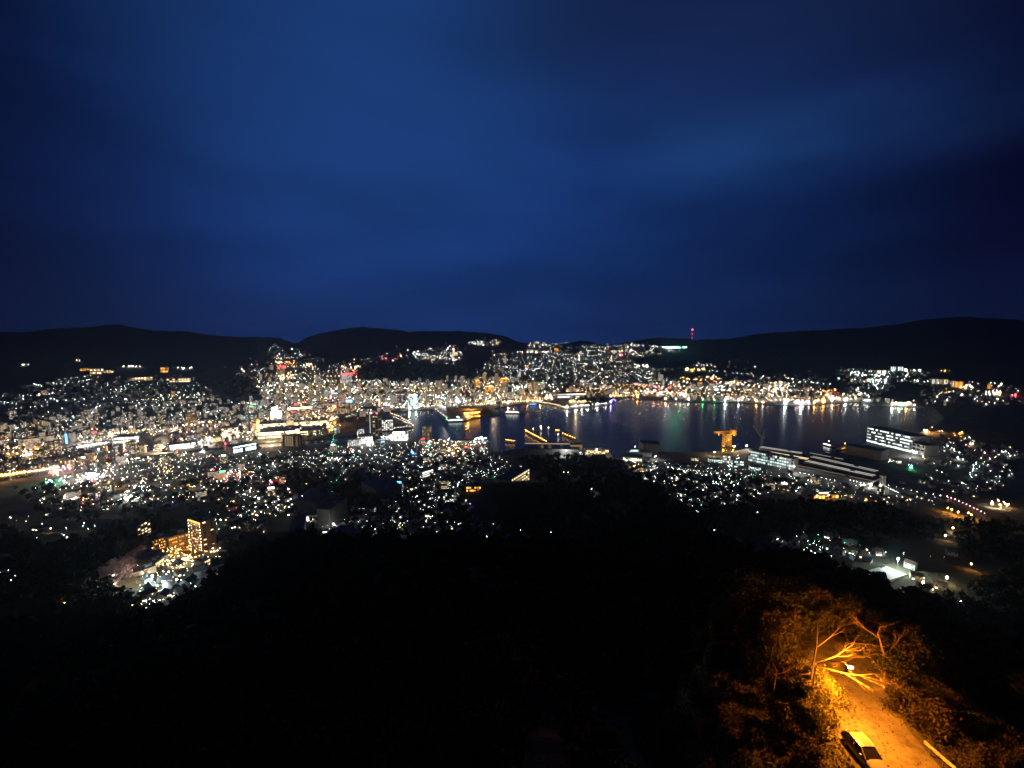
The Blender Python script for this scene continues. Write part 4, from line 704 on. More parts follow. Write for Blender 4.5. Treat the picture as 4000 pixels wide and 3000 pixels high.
row([(1000,1900),(1200,1850),(1450,1815),(1700,1782)], 26, 'cool', .8, jit=4); row([(2450,1825),(2700,1845),(2950,1870)], 18, 'cool', .8, jit=4); row([(2130,1548),(2400,1534),(2700,1538),(3000,1552),(3250,1556)], 64, 'orange', 1.0, jit=2); row([(3440,1900),(3600,1935),(3700,1950)], 10, 'white', .9, jit=3)

bld('hotel_wing', 'second golden hotel wing climbing behind the slim hotel annex', 'hotel', (598,2150,655,2138,2104), 12, mat('hotel_brown', (.17, .12, .07), .7, .25, .3), 4, 9, ('orange', 3.5, .6), wsize=(.35, .35))

floodlight(2655, 1366, 'green', 420000, 'green tinted floodlight over the lit golf range', 16, 1.6); floodlight(2618, 1367, 'cool', 300000, 'cool floodlight at the end of the golf range', 16, 1.6)
# ================================================================== THE CITY: regions of the valley, each with lamps, houses and blocks
COOL = {'cool': .52, 'white': .33, 'warm': .10, 'green': .02, 'pink': .02, 'blue': .01}
WHITE = {'cool': .30, 'white': .46, 'warm': .18, 'red': .02, 'orange': .03, 'blue': .01}
MIXD = {'cool': .24, 'white': .30, 'warm': .28, 'orange': .10, 'red': .04, 'pink': .02, 'green': .015, 'blue': .005}
WARMY = {'warm': .38, 'orange': .24, 'white': .26, 'cool': .06, 'red': .04, 'pink': .02}
PINKY = {'pink': .34, 'white': .32, 'warm': .22, 'red': .07, 'green': .05}
REG = [
 ([(2700,1442),(2900,1455),(3300,1475),(3260,1525),(2950,1492),(2700,1480)], 36, WHITE, 0, 0, 40, .65),
 ([(2560,1400),(2760,1400),(3050,1420),(3000,1440),(2600,1430)], 9, WHITE, 0, 0, 12, .7),
 ([(1270,1415),(1420,1405),(1600,1365),(1570,1408),(1420,1424)], 16, WHITE, 0, 0, 20, .6),
 ([(40,1520),(300,1470),(760,1470),(780,1500),(330,1510)], 26, COOL, 0, 0, 40, .65),
 ([(2900,1855),(3150,1875),(3500,1930),(3700,1960),(3650,1985),(3300,1965),(3000,1940)], 34, COOL, 40, 4, 0, .75),
 ([(1240,2040),(1620,2040),(1640,2120),(1300,2130)], 22, COOL, 30, 0, 0, .7),  # polygon, lamps, hues, houses, blocks, far boxes, lamp size
 ([(0,1540),(330,1500),(640,1505),(860,1560),(960,1600),(950,1655),(600,1665),(300,1690),(0,1700)], 175, COOL, 0, 8, 480, .7),
 ([(340,1500),(480,1490),(780,1490),(860,1560),(500,1580)], 45, COOL, 0, 0, 120, .7),
 ([(0,1700),(300,1700),(600,1668),(950,1660),(1000,1740),(700,1755),(460,1790),(230,1850),(0,1870)], 300, WARMY, 0, 46, 200, .95),
 ([(230,1860),(460,1800),(700,1772),(1000,1775),(1010,1900),(800,1960),(520,1990),(300,2010),(120,1960),(150,1890)], 250, MIXD, 170, 16, 0, .8),
 ([(0,2000),(300,2010),(420,2050),(200,2150),(60,2300),(0,2300)], 18, COOL, 12, 0, 0, .8),
 ([(950,1590),(1300,1590),(1320,1700),(1000,1720),(950,1650)], 150, WARMY, 0, 20, 60, .95),
 ([(900,1545),(1050,1500),(1250,1490),(1500,1478),(1800,1475),(2000,1480),(2130,1500),(2130,1560),(1950,1575),(1870,1585),(1720,1590),(1540,1602),(1330,1640),(1290,1600),(950,1590)], 700, {'cool': .12, 'white': .34, 'warm': .36, 'orange': .12, 'red': .03, 'green': .02, 'blue': .01}, 0, 250, 560, 1.05),
 ([(1040,1370),(1080,1345),(1130,1375),(1255,1395),(1250,1415),(1150,1400),(1060,1410)], 26, COOL, 0, 0, 70, .8),
 ([(900,1460),(960,1425),(1200,1420),(1250,1440),(1340,1415),(1400,1430),(1370,1470),(1280,1500),(1050,1520),(900,1545)], 130, MIXD, 0, 10, 160, .85),
 ([(1600,1385),(1650,1365),(1780,1348),(1810,1380),(1790,1425),(1700,1425),(1640,1410)], 80, WHITE, 0, 0, 90, .8),
 ([(1830,1335),(1955,1335),(1955,1352),(1830,1352)], 22, WHITE, 0, 0, 24, .7),
 ([(1850,1470),(1900,1420),(1930,1380),(2050,1375),(2060,1345),(2120,1335),(2300,1345),(2420,1352),(2480,1342),(2560,1350),(2600,1365),(2680,1370),(2560,1390),(2540,1420),(2620,1440),(2560,1470),(2700,1480),(2690,1500),(2400,1510),(2130,1500),(1980,1480)], 720, WHITE, 0, 12, 900, .62),
 ([(2130,1500),(2400,1505),(2700,1495),(2950,1490),(3100,1500),(3250,1530),(3380,1560),(3000,1572),(2700,1562),(2480,1540),(2380,1545),(2150,1560)], 420, WARMY, 0, 50, 420, .9),
 ([(3280,1450),(3350,1440),(3480,1450),(3620,1460),(3500,1500),(3400,1560),(3550,1580),(3300,1560),(3330,1500)], 90, COOL, 0, 0, 240, .8),
 ([(3560,1480),(3900,1500),(4000,1520),(4000,1590),(3600,1580)], 46, WHITE, 0, 0, 70, .85),
 ([(1000,1775),(1300,1750),(1600,1735),(1850,1745),(1960,1790),(2000,1800),(1990,1860),(1850,1880),(1780,1960),(1000,1960)], 300, COOL, 260, 14, 0, .75),
 ([(1240,1960),(1780,1960),(1700,2050),(1950,2060),(1960,2110),(1700,2120),(1300,2110)], 78, COOL, 110, 0, 0, .75),
 ([(1000,1850),(1100,1900),(1150,1960),(1100,2020),(950,2100),(880,2050),(900,1950)], 46, MIXD, 50, 0, 0, .9),
 ([(2440,1800),(2560,1800),(2900,1835),(3100,1850),(3080,1900),(2950,1960),(2720,2000),(2650,1960),(2560,1880),(2450,1830)], 165, COOL, 170, 0, 0, .75),
 ([(3560,1700),(3900,1720),(3990,1780),(3950,1900),(3800,1950),(3650,1920),(3550,1860),(3540,1800)], 52, COOL, 70, 0, 0, .8),
 ([(2990,2110),(3250,2100),(3480,2170),(3380,2200),(3200,2190),(3000,2150)], 22, COOL, 34, 0, 0, .8),
 ([(3500,2150),(3700,2170),(3720,2320),(3560,2360)], 6, WARMY, 6, 0, 0, .8),
 ([(560,2260),(690,2230),(800,2200),(830,2060),(900,2100),(850,2290),(740,2390),(580,2420),(540,2330)], 52, COOL, 22, 0, 0, .8),
 ([(1610,1740),(1700,1724),(1830,1726),(1900,1730),(1920,1770),(1860,1800),(1700,1800)], 90, WHITE, 30, 5, 0, 1.0)]
DARK = [[(840,1500),(900,1462),(960,1470),(1010,1520),(1020,1570),(900,1572),(840,1540)], [(1400,1488),(1425,1422),(1560,1412),(1640,1432),(1700,1428),(1790,1428),(1850,1450),(1865,1482),(1600,1490)], [(1290,1900),(1420,1850),(1470,1880),(1480,1990),(1330,1990)], [(1095,1840),(1180,1840),(1290,1880),(1290,1960),(1150,1940)], [(2190,1360),(2260,1330),(2330,1335),(2300,1350)], [(2470,1400),(2560,1390),(2590,1440),(2500,1445)]]
CLU = [  # centre, spread, how many, hues, size
 (345,1876,45,14,34,PINKY,1.3),(378,1866,30,8,26,WHITE,1.6),(232,1838,45,16,40,PINKY,1.2),(120,1770,40,10,30,WARMY,1.2),(420,1905,40,16,30,WARMY,1.1),(560,1915,35,12,24,WHITE,1.2),(500,1955,45,10,34,COOL,1.1),(300,1960,50,14,14,WARMY,1.3),
 (215,1893,40,10,10,{'green':.5,'cool':.5},1.5),(640,1845,25,8,12,{'warm':.5,'orange':.5},1.2),(900,1870,40,16,24,PINKY,1.1),(545,1795,60,12,24,MIXD,1.1),(60,1780,50,8,16,WARMY,1.2),(480,1700,60,12,30,WARMY,1.1),(650,1690,60,14,30,WARMY,1.1),(800,1660,70,14,34,WARMY,1.1),
 (1304,1610,10,28,44,{'red':.4,'orange':.3,'warm':.3},1.4),(1295,1675,14,12,30,{'orange':.7,'warm':.3},1.1),(1080,1622,20,12,16,{'white':1},2.2),(1120,1420,45,8,30,{'orange':.6,'warm':.4},1.0),(1215,1430,22,8,20,WARMY,1.0),(1120,1475,30,14,30,WARMY,1.2),(1330,1520,50,6,34,{'orange':.8,'warm':.2},.9),(1370,1440,40,12,34,WARMY,1.0),
 (1530,1402,45,2.5,9,{'red':1},.55),(1500,1403,20,2,3,{'red':1},.7),(1370,1462,26,2,10,{'red':1},1.2),(1100,1434,18,3,8,{'red':1},1.4),(1790,1570,50,10,60,{'white':.6,'cool':.4},1.5),(1730,1560,25,10,24,COOL,1.4),(1868,1546,16,8,16,{'orange':.6,'warm':.4},2.0),(1905,1553,40,10,30,WARMY,1.1),
 (2030,1520,24,9,16,{'white':1},2.2),(1560,1588,60,5,34,WHITE,1.3),(1440,1598,30,6,14,COOL,1.3),(1640,1590,40,5,18,WHITE,1.2),(2270,1572,45,6,60,{'warm':.6,'orange':.4},.9),(2120,1555,40,8,34,WARMY,1.3),(2080,1378,60,4,20,WHITE,1.4),
 (2430,1390,14,4,8,{'red':1},1.1),(2510,1432,30,6,16,{'cool':.6,'white':.4},1.4),(2715,1446,40,6,24,{'orange':.5,'warm':.5},1.3),(2690,1484,35,5,14,{'orange':.5,'warm':.5},1.2),(2770,1482,40,10,20,WARMY,1.2),(2850,1500,40,10,24,WARMY,1.3),(2530,1535,50,10,40,WARMY,1.2),(2440,1548,60,6,40,{'orange':.5,'warm':.5},1.2),(2620,1540,60,12,40,WARMY,1.2),
 (2670,1548,14,8,10,{'white':1},2.2),(2580,1545,10,6,8,{'cool':1},2.0),(2800,1520,30,14,26,{'cool':.6,'white':.4},1.5),(2870,1560,35,8,22,WHITE,1.6),(3070,1572,12,5,10,{'cool':1},2.6),(3130,1576,30,5,22,{'white':.8,'pink':.2},1.9),(3190,1570,12,4,8,{'orange':.5,'warm':.5},1.8),(3215,1568,10,4,8,{'orange':1},1.8),(3260,1562,18,6,10,WARMY,1.8),
 (3020,1525,45,10,40,WARMY,1.2),(3060,1500,40,10,24,{'warm':.6,'orange':.4},1.2),(3240,1530,25,6,10,{'red':.5,'orange':.5},1.3),(3310,1562,25,5,14,WHITE,1.6),(3385,1566,10,6,6,{'cool':1},2.0),(3520,1580,40,5,34,{'white':.4,'warm':.3,'orange':.2,'green':.1},1.6),(3350,1465,30,10,18,{'cool':.6,'white':.4},1.3),(3420,1470,22,12,14,COOL,1.0),(3430,1490,40,10,14,COOL,1.0),
 (3560,1450,40,4,12,WHITE,1.5),(3685,1452,16,2,6,{'orange':1},1.2),(3880,1540,30,8,16,WHITE,1.7),(3765,1515,25,6,10,WARMY,1.8),(3960,1548,14,6,5,{'pink':.6,'red':.4},2.0),(100,1428,16,3,4,{'white':1},1.6),(300,1412,22,2,2,{'warm':1},1.6),(520,1434,40,2,8,{'white':1},1.4),(700,1440,50,4,14,COOL,1.1),
 (1535,1712,45,6,20,WHITE,1.4),(1440,1732,14,6,10,{'white':1},2.0),(1760,1762,35,16,26,{'warm':.7,'orange':.3},1.1),(1612,1775,5,4,3,{'blue':1},3.0),(1720,1726,20,6,8,{'green':.6,'red':.4},1.3),(1300,1800,30,8,14,WHITE,1.2),(3790,1745,16,14,9,PINKY,1.3),(3600,1768,35,8,10,WHITE,1.7),(3640,1690,40,6,9,{'warm':.5,'orange':.5},1.5),(3740,1700,30,6,8,{'red':.4,'orange':.6},1.4),(3920,1772,14,4,3,{'white':1},1.6),
 (3555,1834,8,3,5,{'green':1},2.0),(3380,1905,30,3,10,{'white':1},1.7),(3900,1985,40,18,12,{'warm':.6,'orange':.4},2.0),(3160,2180,30,24,12,COOL,1.2),(700,2215,60,40,30,{'warm':.5,'cool':.5},1.1),(700,2180,50,30,30,{'orange':.5,'warm':.5},1.0),(545,2400,50,10,14,{'warm':.7,'orange':.3},1.0),(640,2380,40,10,12,COOL,1.0),(770,2100,18,50,20,{'warm':1},.9),(840,2040,30,30,14,COOL,.9),
 (2470,1805,30,8,16,{'cool':.6,'warm':.4},1.1),(2480,1832,16,8,14,{'orange':.7,'warm':.3},1.1),(2860,1805,30,20,24,COOL,1.2),(1075,1990,60,30,16,COOL,1.1),(1230,2050,30,20,12,WHITE,1.0)]
FOOT_R = []
for o_ in list(COL.objects):
    if o_.parent is None and o_.type == 'EMPTY':
        for c_ in o_.children:
            if c_.name.startswith('wall'):
                bb = [c_.matrix_basis @ Vector(q) for q in c_.bound_box]
                xs = [q.x for q in bb]; ys = [q.y for q in bb]; FOOT_R.append((o_.location.x, o_.location.y, o_.rotation_euler.z, min(xs), max(xs), min(ys), max(ys)))
def blocked(x, y, mg):
    for (ax, ay, rz, x0, x1, y0, y1) in FOOT_R:
        dx, dy = x - ax, y - ay
        if abs(dx) > 400 or abs(dy) > 400: continue
        c, s = math.cos(rz), math.sin(rz); lx, ly = dx * c + dy * s, -dx * s + dy * c
        if x0 - mg < lx < x1 + mg and y0 - mg < ly < y1 + mg: return True
    return False
def sampler(poly):
    P = np.array(poly, float); lo, hi = P.min(0), P.max(0)
    while True:
        q = rng.uniform(lo, hi); k_ = abs(rng.normal()) if rng.random() < .45 else 0
        if inside(q[0], q[1], P) and not any(inside(q[0], q[1], d) for d in DARK):
            q = q + rng.normal(0, 1, 2) * (26 * k_, 9 * k_)
            if not any(inside(q[0], q[1], d) for d in DARK): yield q
GRID = {}
def free(x, y, d):
    i, j = int(x // 40), int(y // 40)
    for a in (-1, 0, 1):
        for b in (-1, 0, 1):
            for (px, py, pd) in GRID.get((i + a, j + b), ()):
                if (px - x) ** 2 + (py - y) ** 2 < ((d + pd) / 2) ** 2: return False
    GRID.setdefault((i, j), []).append((x, y, d)); return True
HOUSES, BLOCKS, FAR = [], [], []
def pick(h): return str(rng.choice(list(h), p=np.array(list(h.values())) / sum(h.values())))
for poly, nl, hues, nh, nb, nf, sz in REG:
    sm = sampler([tuple(p) for p in poly])
    for lst, n, gap, mg in ((BLOCKS, nb, 24, 14), (HOUSES, nh, 12, 8), (FAR, nf, 14, 9)):
        k = t_ = 0
        while k < n and t_ < n * 8:
            t_ += 1; q = next(sm); p = hit(q[0], q[1])
            if p is None or in_water(p.x, p.y) or blocked(p.x, p.y, mg) or not free(p.x, p.y, gap): continue
            lst.append(p); k += 1
    nl = int(nl * 2.1); k = t_ = 0
    while k < nl and t_ < nl * 8:
        t_ += 1; q = next(sm); p = hit(q[0], q[1])
        if p is None: continue
        if rng.random() < .16:                              # a street: a short line of lamps along or across the slope
            a = -math.atan2(p.x, p.y) + rng.normal(0, .25) + (math.pi / 2 if rng.random() < .3 else 0); n_ = int(rng.integers(4, 11)); st = float(rng.uniform(20, 34)); hu = pick(hues); s_ = sz * float(rng.lognormal(-.1, .3))
            pts = [(p.x + math.cos(a) * st * w_ + rng.normal(0, 2), p.y + math.sin(a) * st * w_ + rng.normal(0, 2)) for w_ in range(n_)]
        else: hu = pick(hues); s_ = sz * float(rng.lognormal(-.28, .62)); pts = [(p.x, p.y)]
        for x_, y_ in pts:
            z_ = gz(x_, y_)
            if len(pts) > 1 and not inside(*to_px((x_, y_, z_)), np.array(poly, float)): continue
            if in_water(x_, y_) or blocked(x_, y_, 2) or any(inside(*to_px((x_, y_, z_)), d) for d in DARK): continue
            lamp((x_, y_, z_), hu, s_ * float(rng.lognormal(0, .15))); k += 1
for (u, v, su, sv, n, hues, sz) in CLU:
    k = t_ = 0
    while k < n and t_ < n * 6:
        t_ += 1; p = hit(u + rng.uniform(-1, 1) * su if su > 25 else rng.normal(u, su * .6), rng.normal(v, sv * .55))
        if p is None or in_water(p.x, p.y) or blocked(p.x, p.y, 2): continue
        lamp(p, pick(hues), sz * float(rng.lognormal(0, .4))); k += 1

ORD = ['first', 'second', 'third', 'fourth', 'fifth', 'sixth', 'seventh', 'eighth', 'ninth', 'tenth', 'eleventh', 'twelfth', 'thirteenth', 'fourteenth', 'fifteenth', 'sixteenth', 'seventeenth', 'eighteenth', 'nineteenth', 'twentieth']
def ordn(k): return ORD[k] if k < 20 else ('twenty-' + ORD[k - 20] if k < 29 else 'thirtieth' if k == 29 else ('thirty-' + ORD[k - 30] if k < 39 else 'far-off'))
LMX = np.array([(x, y) for _, x, y in LM])
def side_of(p, i):
    du = to_px((p[0], p[1], p[2])); dl = to_px((LM[i][1], LM[i][2], gz(LM[i][1], LM[i][2])))
    d = math.hypot(p[0], p[1]) - math.hypot(LM[i][1], LM[i][2])
    return 'behind' if d > 40 else ('before' if d < -40 else 'beside')
def name_all(items):
    """items: (object, look, point). Each label: look, then its rank by distance from the landmark by it"""
    G = {}
    for o, look, p in items:
        i = int(np.argmin((LMX[:, 0] - p[0]) ** 2 + (LMX[:, 1] - p[1]) ** 2)); G.setdefault((look, i, side_of(p, i)), []).append((math.hypot(LM[i][1] - p[0], LM[i][2] - p[1]), o))
    for (look, i, sd), l in G.items():
        l.sort(key=lambda q: q[0])
        for k, (d, o) in enumerate(l):
            s_ = look + (' %s %s' % (sd, LM[i][0]) if len(l) == 1 else ' %s %s, %s out' % (sd, LM[i][0], ordn(k)))
            if len(s_.split()) > 15: s_ = s_.replace(' roof,', ',').replace(', two windows lit', ', well lit').replace(', one window lit', ', half lit')
            if len(s_.split()) > 15: s_ = s_.replace('mid-rise ', '').replace(' windows', '').replace(' sign', '')
            o['label'] = s_
# --- houses: the 300 that show largest are things, the rest one mass
HOUSES.sort(key=lambda p: p.length if p.length else 0); HOUSES.sort(key=lambda p: (p - Vector((0, 0, CAM))).length)
ROOFS = [M_TILE, mat('brown_roof_tiles', (.10, .06, .045), .5, .4, .6), mat('pale_metal_roof', (.26, .27, .28), .45, .3, .4), M_ROOFB]
RN = ['dark tiled', 'brown tiled', 'pale metal', 'blue']; WN = ['cream', 'grey', 'white', 'brown']
def house_parts(w, d, h, rh):
    a = MB(); a.box((0, 0, h / 2 - 1.5), (w, d, h + 3)); a.tri((w / 2, -d / 2, h), (w / 2, d / 2, h), (w / 2, 0, h + rh)); a.tri((-w / 2, d / 2, h), (-w / 2, -d / 2, h), (-w / 2, 0, h + rh))
    r = MB(); e, ov = .6, .5; t = .18
    for s in (-1, 1):
        p = [(-w / 2 - ov, s * (d / 2 + e), h - e * rh / (d / 2) + .05), (w / 2 + ov, s * (d / 2 + e), h - e * rh / (d / 2) + .05), (w / 2 + ov, 0, h + rh + .05), (-w / 2 - ov, 0, h + rh + .05)]
        up = [(x, y, z + t) for x, y, z in p]; r.quad(*(up if s < 0 else up[::-1])); r.quad(*(p[::-1] if s < 0 else p)); r.quad(p[0], p[1], up[1], up[0]); r.quad(p[1], p[2], up[2], up[1]); r.quad(p[3], p[0], up[0], up[3])
    return a, r
PROTO = {}
for wi in range(4):
    for ri in range(4):
        for st in (1, 2):
            w, d = ((8.5, 7), (10, 8))[st - 1]; h = 3.2 * st; a, r = house_parts(w, d, h, 2.3); PROTO[(wi, ri, st)] = (a.mesh('wall', M_WALLS[wi]), r.mesh('roof', ROOFS[ri]), w, d, h)
WLIT = {h: win_mesh(1.7, 1.2, glowm(h, 5)) for h in ('white', 'warm', 'cool')}; WDARK = win_mesh(1.7, 1.2, M_GLASSD); DOOR = win_mesh(1.0, 2.0, mat('door_paint', (.12, .07, .05), .5))
items = []; HMASS = MB()
for n_, p in enumerate(HOUSES):
    wi, ri = int(rng.integers(4)), int(rng.choice([0, 0, 0, 1, 1, 2, 3])); st = int(rng.choice([1, 2, 2])); rz = math.atan2(p.x, p.y) * -1 + rng.normal(0, .35) + (math.pi / 2 if rng.random() < .3 else 0)
    wm_, rm_, w, d, h = PROTO[(wi, ri, st)]
    if n_ < 290:
        o = thing('house', None, 'house', p, rz, 'houses on the near slopes'); link('wall', wm_, o); link('roof', rm_, o); nl_ = 0
        k = 0; hue = pick({'white': .4, 'warm': .4, 'cool': .2}); lit_n = int(rng.choice([0, 0, 1, 1, 2]))
        for s in range(st):
            for x in (-w * .3, w * .02 if s == 0 else w * .25):
                link('window', WLIT[hue] if k < lit_n else WDARK, o, (x, -d / 2 - .05, 1.7 + 3.1 * s)); k += 1
        link('door', DOOR, o, (w * .34, -d / 2 - .05, 1.05))
        items.append((o, '%s %s house, %s roof, %s' % (('low', 'two-storey')[st - 1], WN[wi], RN[ri], ('unlit', 'one window lit', 'two windows lit')[lit_n]), p))
    else:
        v0 = len(HMASS.v); M_ = Matrix.Translation(p) @ Matrix.Rotation(rz, 4, 'Z')
        for me, mi in ((wm_, 0), (rm_, 1)):
            for f in me.polygons:
                q = [M_ @ me.vertices[i].co for i in f.vertices]
                if len(q) == 4: HMASS.quad(*q, mi)
                else: HMASS.tri(*q, mi)
        if rng.random() < .5:
            c = M_ @ Vector((rng.uniform(-w * .3, w * .3), -d / 2 - .1, 1.8)); HMASS.box(c, (1.8, .2, 1.2), rz, 2)
tag(link('townscape', HMASS.mesh('townscape', [M_WALLS[1], M_TILE, glowm('warm', 5)])), kind='stuff')
name_all(items)
# --- blocks and towers of the flat city
FAC = [('grey', (.26, .26, .26), 'white', .34, 2.4, False, 'white windows'), ('tan', (.36, .27, .17), 'warm', .38, 2.2, False, 'warm windows'), ('pale', (.46, .45, .42), 'white', .75, 1.5, True, 'white bands'), ('dark', (.12, .12, .13), 'cool', .30, 2.6, False, 'few cool windows'), ('brown', (.2, .14, .1), 'warm', .6, 1.7, True, 'warm bands'), ('amber', (.4, .28, .12), 'orange', .8, 1.4, True, 'amber bands')]
FMD = [lit_facade('dim_facade_%s' % f[0], tuple(k * .8 for k in f[1]), HUE[f[2]], .06, 1.4, 3.6, 3.1, False) for f in FAC]
FM = [lit_facade('facade_%s' % f[0], f[1], HUE[f[2]], f[3], f[4], 3.6, 3.1, f[5]) for f in FAC]
BP = {}
items = []; BMASS = MB(); BLOCKS.sort(key=lambda p: p.length)
def block_dims(p):
    core = math.exp(-((p.x - 0) / 900) ** 2)
    st = int(np.clip(rng.lognormal(1.9 + .25 * core, .38), 4, 18)); w = float(rng.choice([12, 15, 18, 24, 30])); d = float(rng.choice([11, 14, 18]))
    if p.xy.length < 1700: st = min(st, 5 if p.xy.length < 1350 else 7); w = min(w, 18.0); d = 11.0
    return st, w, d
for n_, p in enumerate(BLOCKS):
    st, w, d = block_dims(p); fi = int(rng.choice(6, p=[.27, .2, .2, .15, .13, .05])); rz = -math.atan2(p.x, p.y) * .6 + rng.normal(0, .3); h = st * 3.1
    if n_ < 300:
        key = (st, w, d, fi)
        if key not in BP:
            a = MB(); a.box((0, 0, h / 2 - 1), (w, d, h + 2)); r = MB(); r.box((0, 0, h + .4), (w + .4, d + .4, .8)); r.box((w * .2, 0, h + 2.2), (w * .3, d * .4, 2.9)); BP[key] = (a.mesh('wall', FM[fi]), r.mesh('roof', M_ROOF))
        o = thing('apartment_block', None, 'building', p, rz, 'blocks of the flat city'); link('wall', BP[key][0], o); link('roof', BP[key][1], o); sg = ''
        if rng.random() < .16:
            hh = pick({'red': .25, 'blue': .15, 'cool': .25, 'white': .25, 'green': .1}); s_ = MB(); s_.box((0, -d * .3, h + 3), (w * .6, .6, 3)); link('rooftop_sign', s_.mesh('rooftop_sign', glowm(hh, 5)), o); sg = ', %s sign' % HNAME[hh]
        items.append((o, '%s %s block with %s%s' % ('low' if st < 6 else 'mid-rise' if st < 10 else 'tall', FAC[fi][0], FAC[fi][6], sg), p))
    else: BMASS.box((p.x, p.y, p.z + h / 2 - 1), (w, d, h + 2), rz, fi, 6, False, rng.uniform(0, 900))
name_all(items)
for p in FAR:
    hill = p.z > 14; core = (not hill) and p.xy.length > 1900; st = int(rng.integers(2, 4)) if hill else int(rng.integers(2, 7)); w = float(rng.uniform(8, 16)); fi = int(rng.choice(6, p=[.32, .18, .14, .26, .08, .02])); h = st * 3.1
    BMASS.box((p.x, p.y, p.z + h / 2 - 1.5), (w, w * .8, h + 3), rng.uniform(0, 3), fi if core else fi + 7, 6, False, rng.uniform(0, 900))
tag(link('distant_town', BMASS.mesh('distant_town', FM + [M_ROOF] + FMD)), kind='stuff')
# --- lamps: the 300 that show largest are things, the rest one mass of points
def lamp_r(x, y, sz): return min(max(.33 * sz * (math.hypot(x, y) / 1000) ** .85, .16), 2.2)
LAMPS.sort(key=lambda l: -l[4] * .42 * (math.hypot(l[0], l[1]) / 1000) ** .85 / math.hypot(l[0], l[1]))
LP = {}; items = []; LMASS = MB(); HL = list(HUE)
for n_, (x, y, z, h, sz, g) in enumerate(LAMPS):
    r = lamp_r(x, y, sz); hp = 5.5 + r
    if n_ < 300:
        k = (h, max(.2, round(r, 1)))
        if k not in LP:
            a = MB(); a.tube((0, 0, -1), (0, 0, hp), .12, .09, 5); a.tube((0, 0, hp), (0, -.9, hp + .2), .07, .06, 4); b = MB(); b.octa((0, -.9, hp), k[1], 0, .8); w_ = k[1] * 2.0; z0 = hp - k[1] * .85; b.quad((-w_ / 2, -.9 + w_ / 2, z0), (w_ / 2, -.9 + w_ / 2, z0), (w_ / 2, -.9 - w_ / 2, z0), (-w_ / 2, -.9 - w_ / 2, z0), 1); LP[k] = (a.mesh('pole', M_POLE), b.mesh('lamp_head', [lampm(h), downm(h)]))
        o = thing('street_lamp', None, 'street lamp', (x, y, z), float(rng.uniform(0, 6.28)), 'street lamps of the town'); link('pole', LP[k][0], o); link('lamp_head', LP[k][1], o)
        items.append((o, '%s %s street lamp' % ('big' if sz > 1.5 else 'small' if sz < .8 else 'mid-sized', HNAME[h]), (x, y, z)))
    else:
        LMASS.octa((x, y, z + hp), r, HL.index(h), .8); z0 = z + hp - r * .85; LMASS.quad((x - r, y + r, z0), (x + r, y + r, z0), (x + r, y - r, z0), (x - r, y - r, z0), len(HL) + 1 + HL.index(h)); LMASS.tube((x, y, z - .5), (x, y, z + hp - r * .7), .1, .1, 3, len(HL))
name_all(items)
tag(link('distant_lamps', LMASS.mesh('distant_lamps', [lampm(h) for h in HL] + [M_POLE] + [downm(h) for h in HL])), kind='stuff')
# ================================================================== WOODS
def quads_mesh(name, C, A, B, m, mi=None):
    """leaf quads: centres C, half axes A, B (n,3)"""
    V = np.stack([C - A - B, C + A - B, C + A + B, C - A + B], 1).reshape(-1, 3); n = len(C)
    me = bpy.data.meshes.new(name); me.vertices.add(4 * n); me.vertices.foreach_set('co', V.astype(np.float32).ravel()); me.loops.add(4 * n); me.loops.foreach_set('vertex_index', np.arange(4 * n))
    me.polygons.add(n); me.polygons.foreach_set('loop_start', np.arange(0, 4 * n, 4))
    for k in (m if isinstance(m, list) else [m]): me.materials.append(k)
    if mi is not None: me.polygons.foreach_set('material_index', mi)
    me.update(calc_edges=True); return me
def rand_axes(n, s):
    a = rng.normal(size=(n, 3)); a /= np.linalg.norm(a, axis=1)[:, None]; b = rng.normal(size=(n, 3)); b -= (a * b).sum(1)[:, None] * a; b /= np.linalg.norm(b, axis=1)[:, None]
    s = np.asarray(s).reshape(-1, 1) * rng.uniform(.6, 1.3, (n, 1)); return a * s, b * s * rng.uniform(.5, .9, (n, 1))
def crowns(P, Rr, Hh, nl, ls):
    """leaf clumps for many crowns at once: positions P (k,3), radius, height"""
    C = []; S_ = []
    for p, r, h in zip(P, Rr, Hh):
        nc = 7; cc = rng.normal(size=(nc, 3)); cc /= np.linalg.norm(cc, axis=1)[:, None]; cc *= rng.uniform(.35, .8, (nc, 1)); cc[:, 2] = cc[:, 2] * .75
        k = rng.integers(nc, size=nl); q = cc[k] + rng.normal(0, .22, (nl, 3)); q = q * r; q[:, 2] *= h / r / 2; q += np.array(p) + (0, 0, h * .62); C.append(q); S_.append(np.full(nl, ls * r))
    return np.concatenate(C), np.concatenate(S_)
LX, LY = 36.0, 45.0
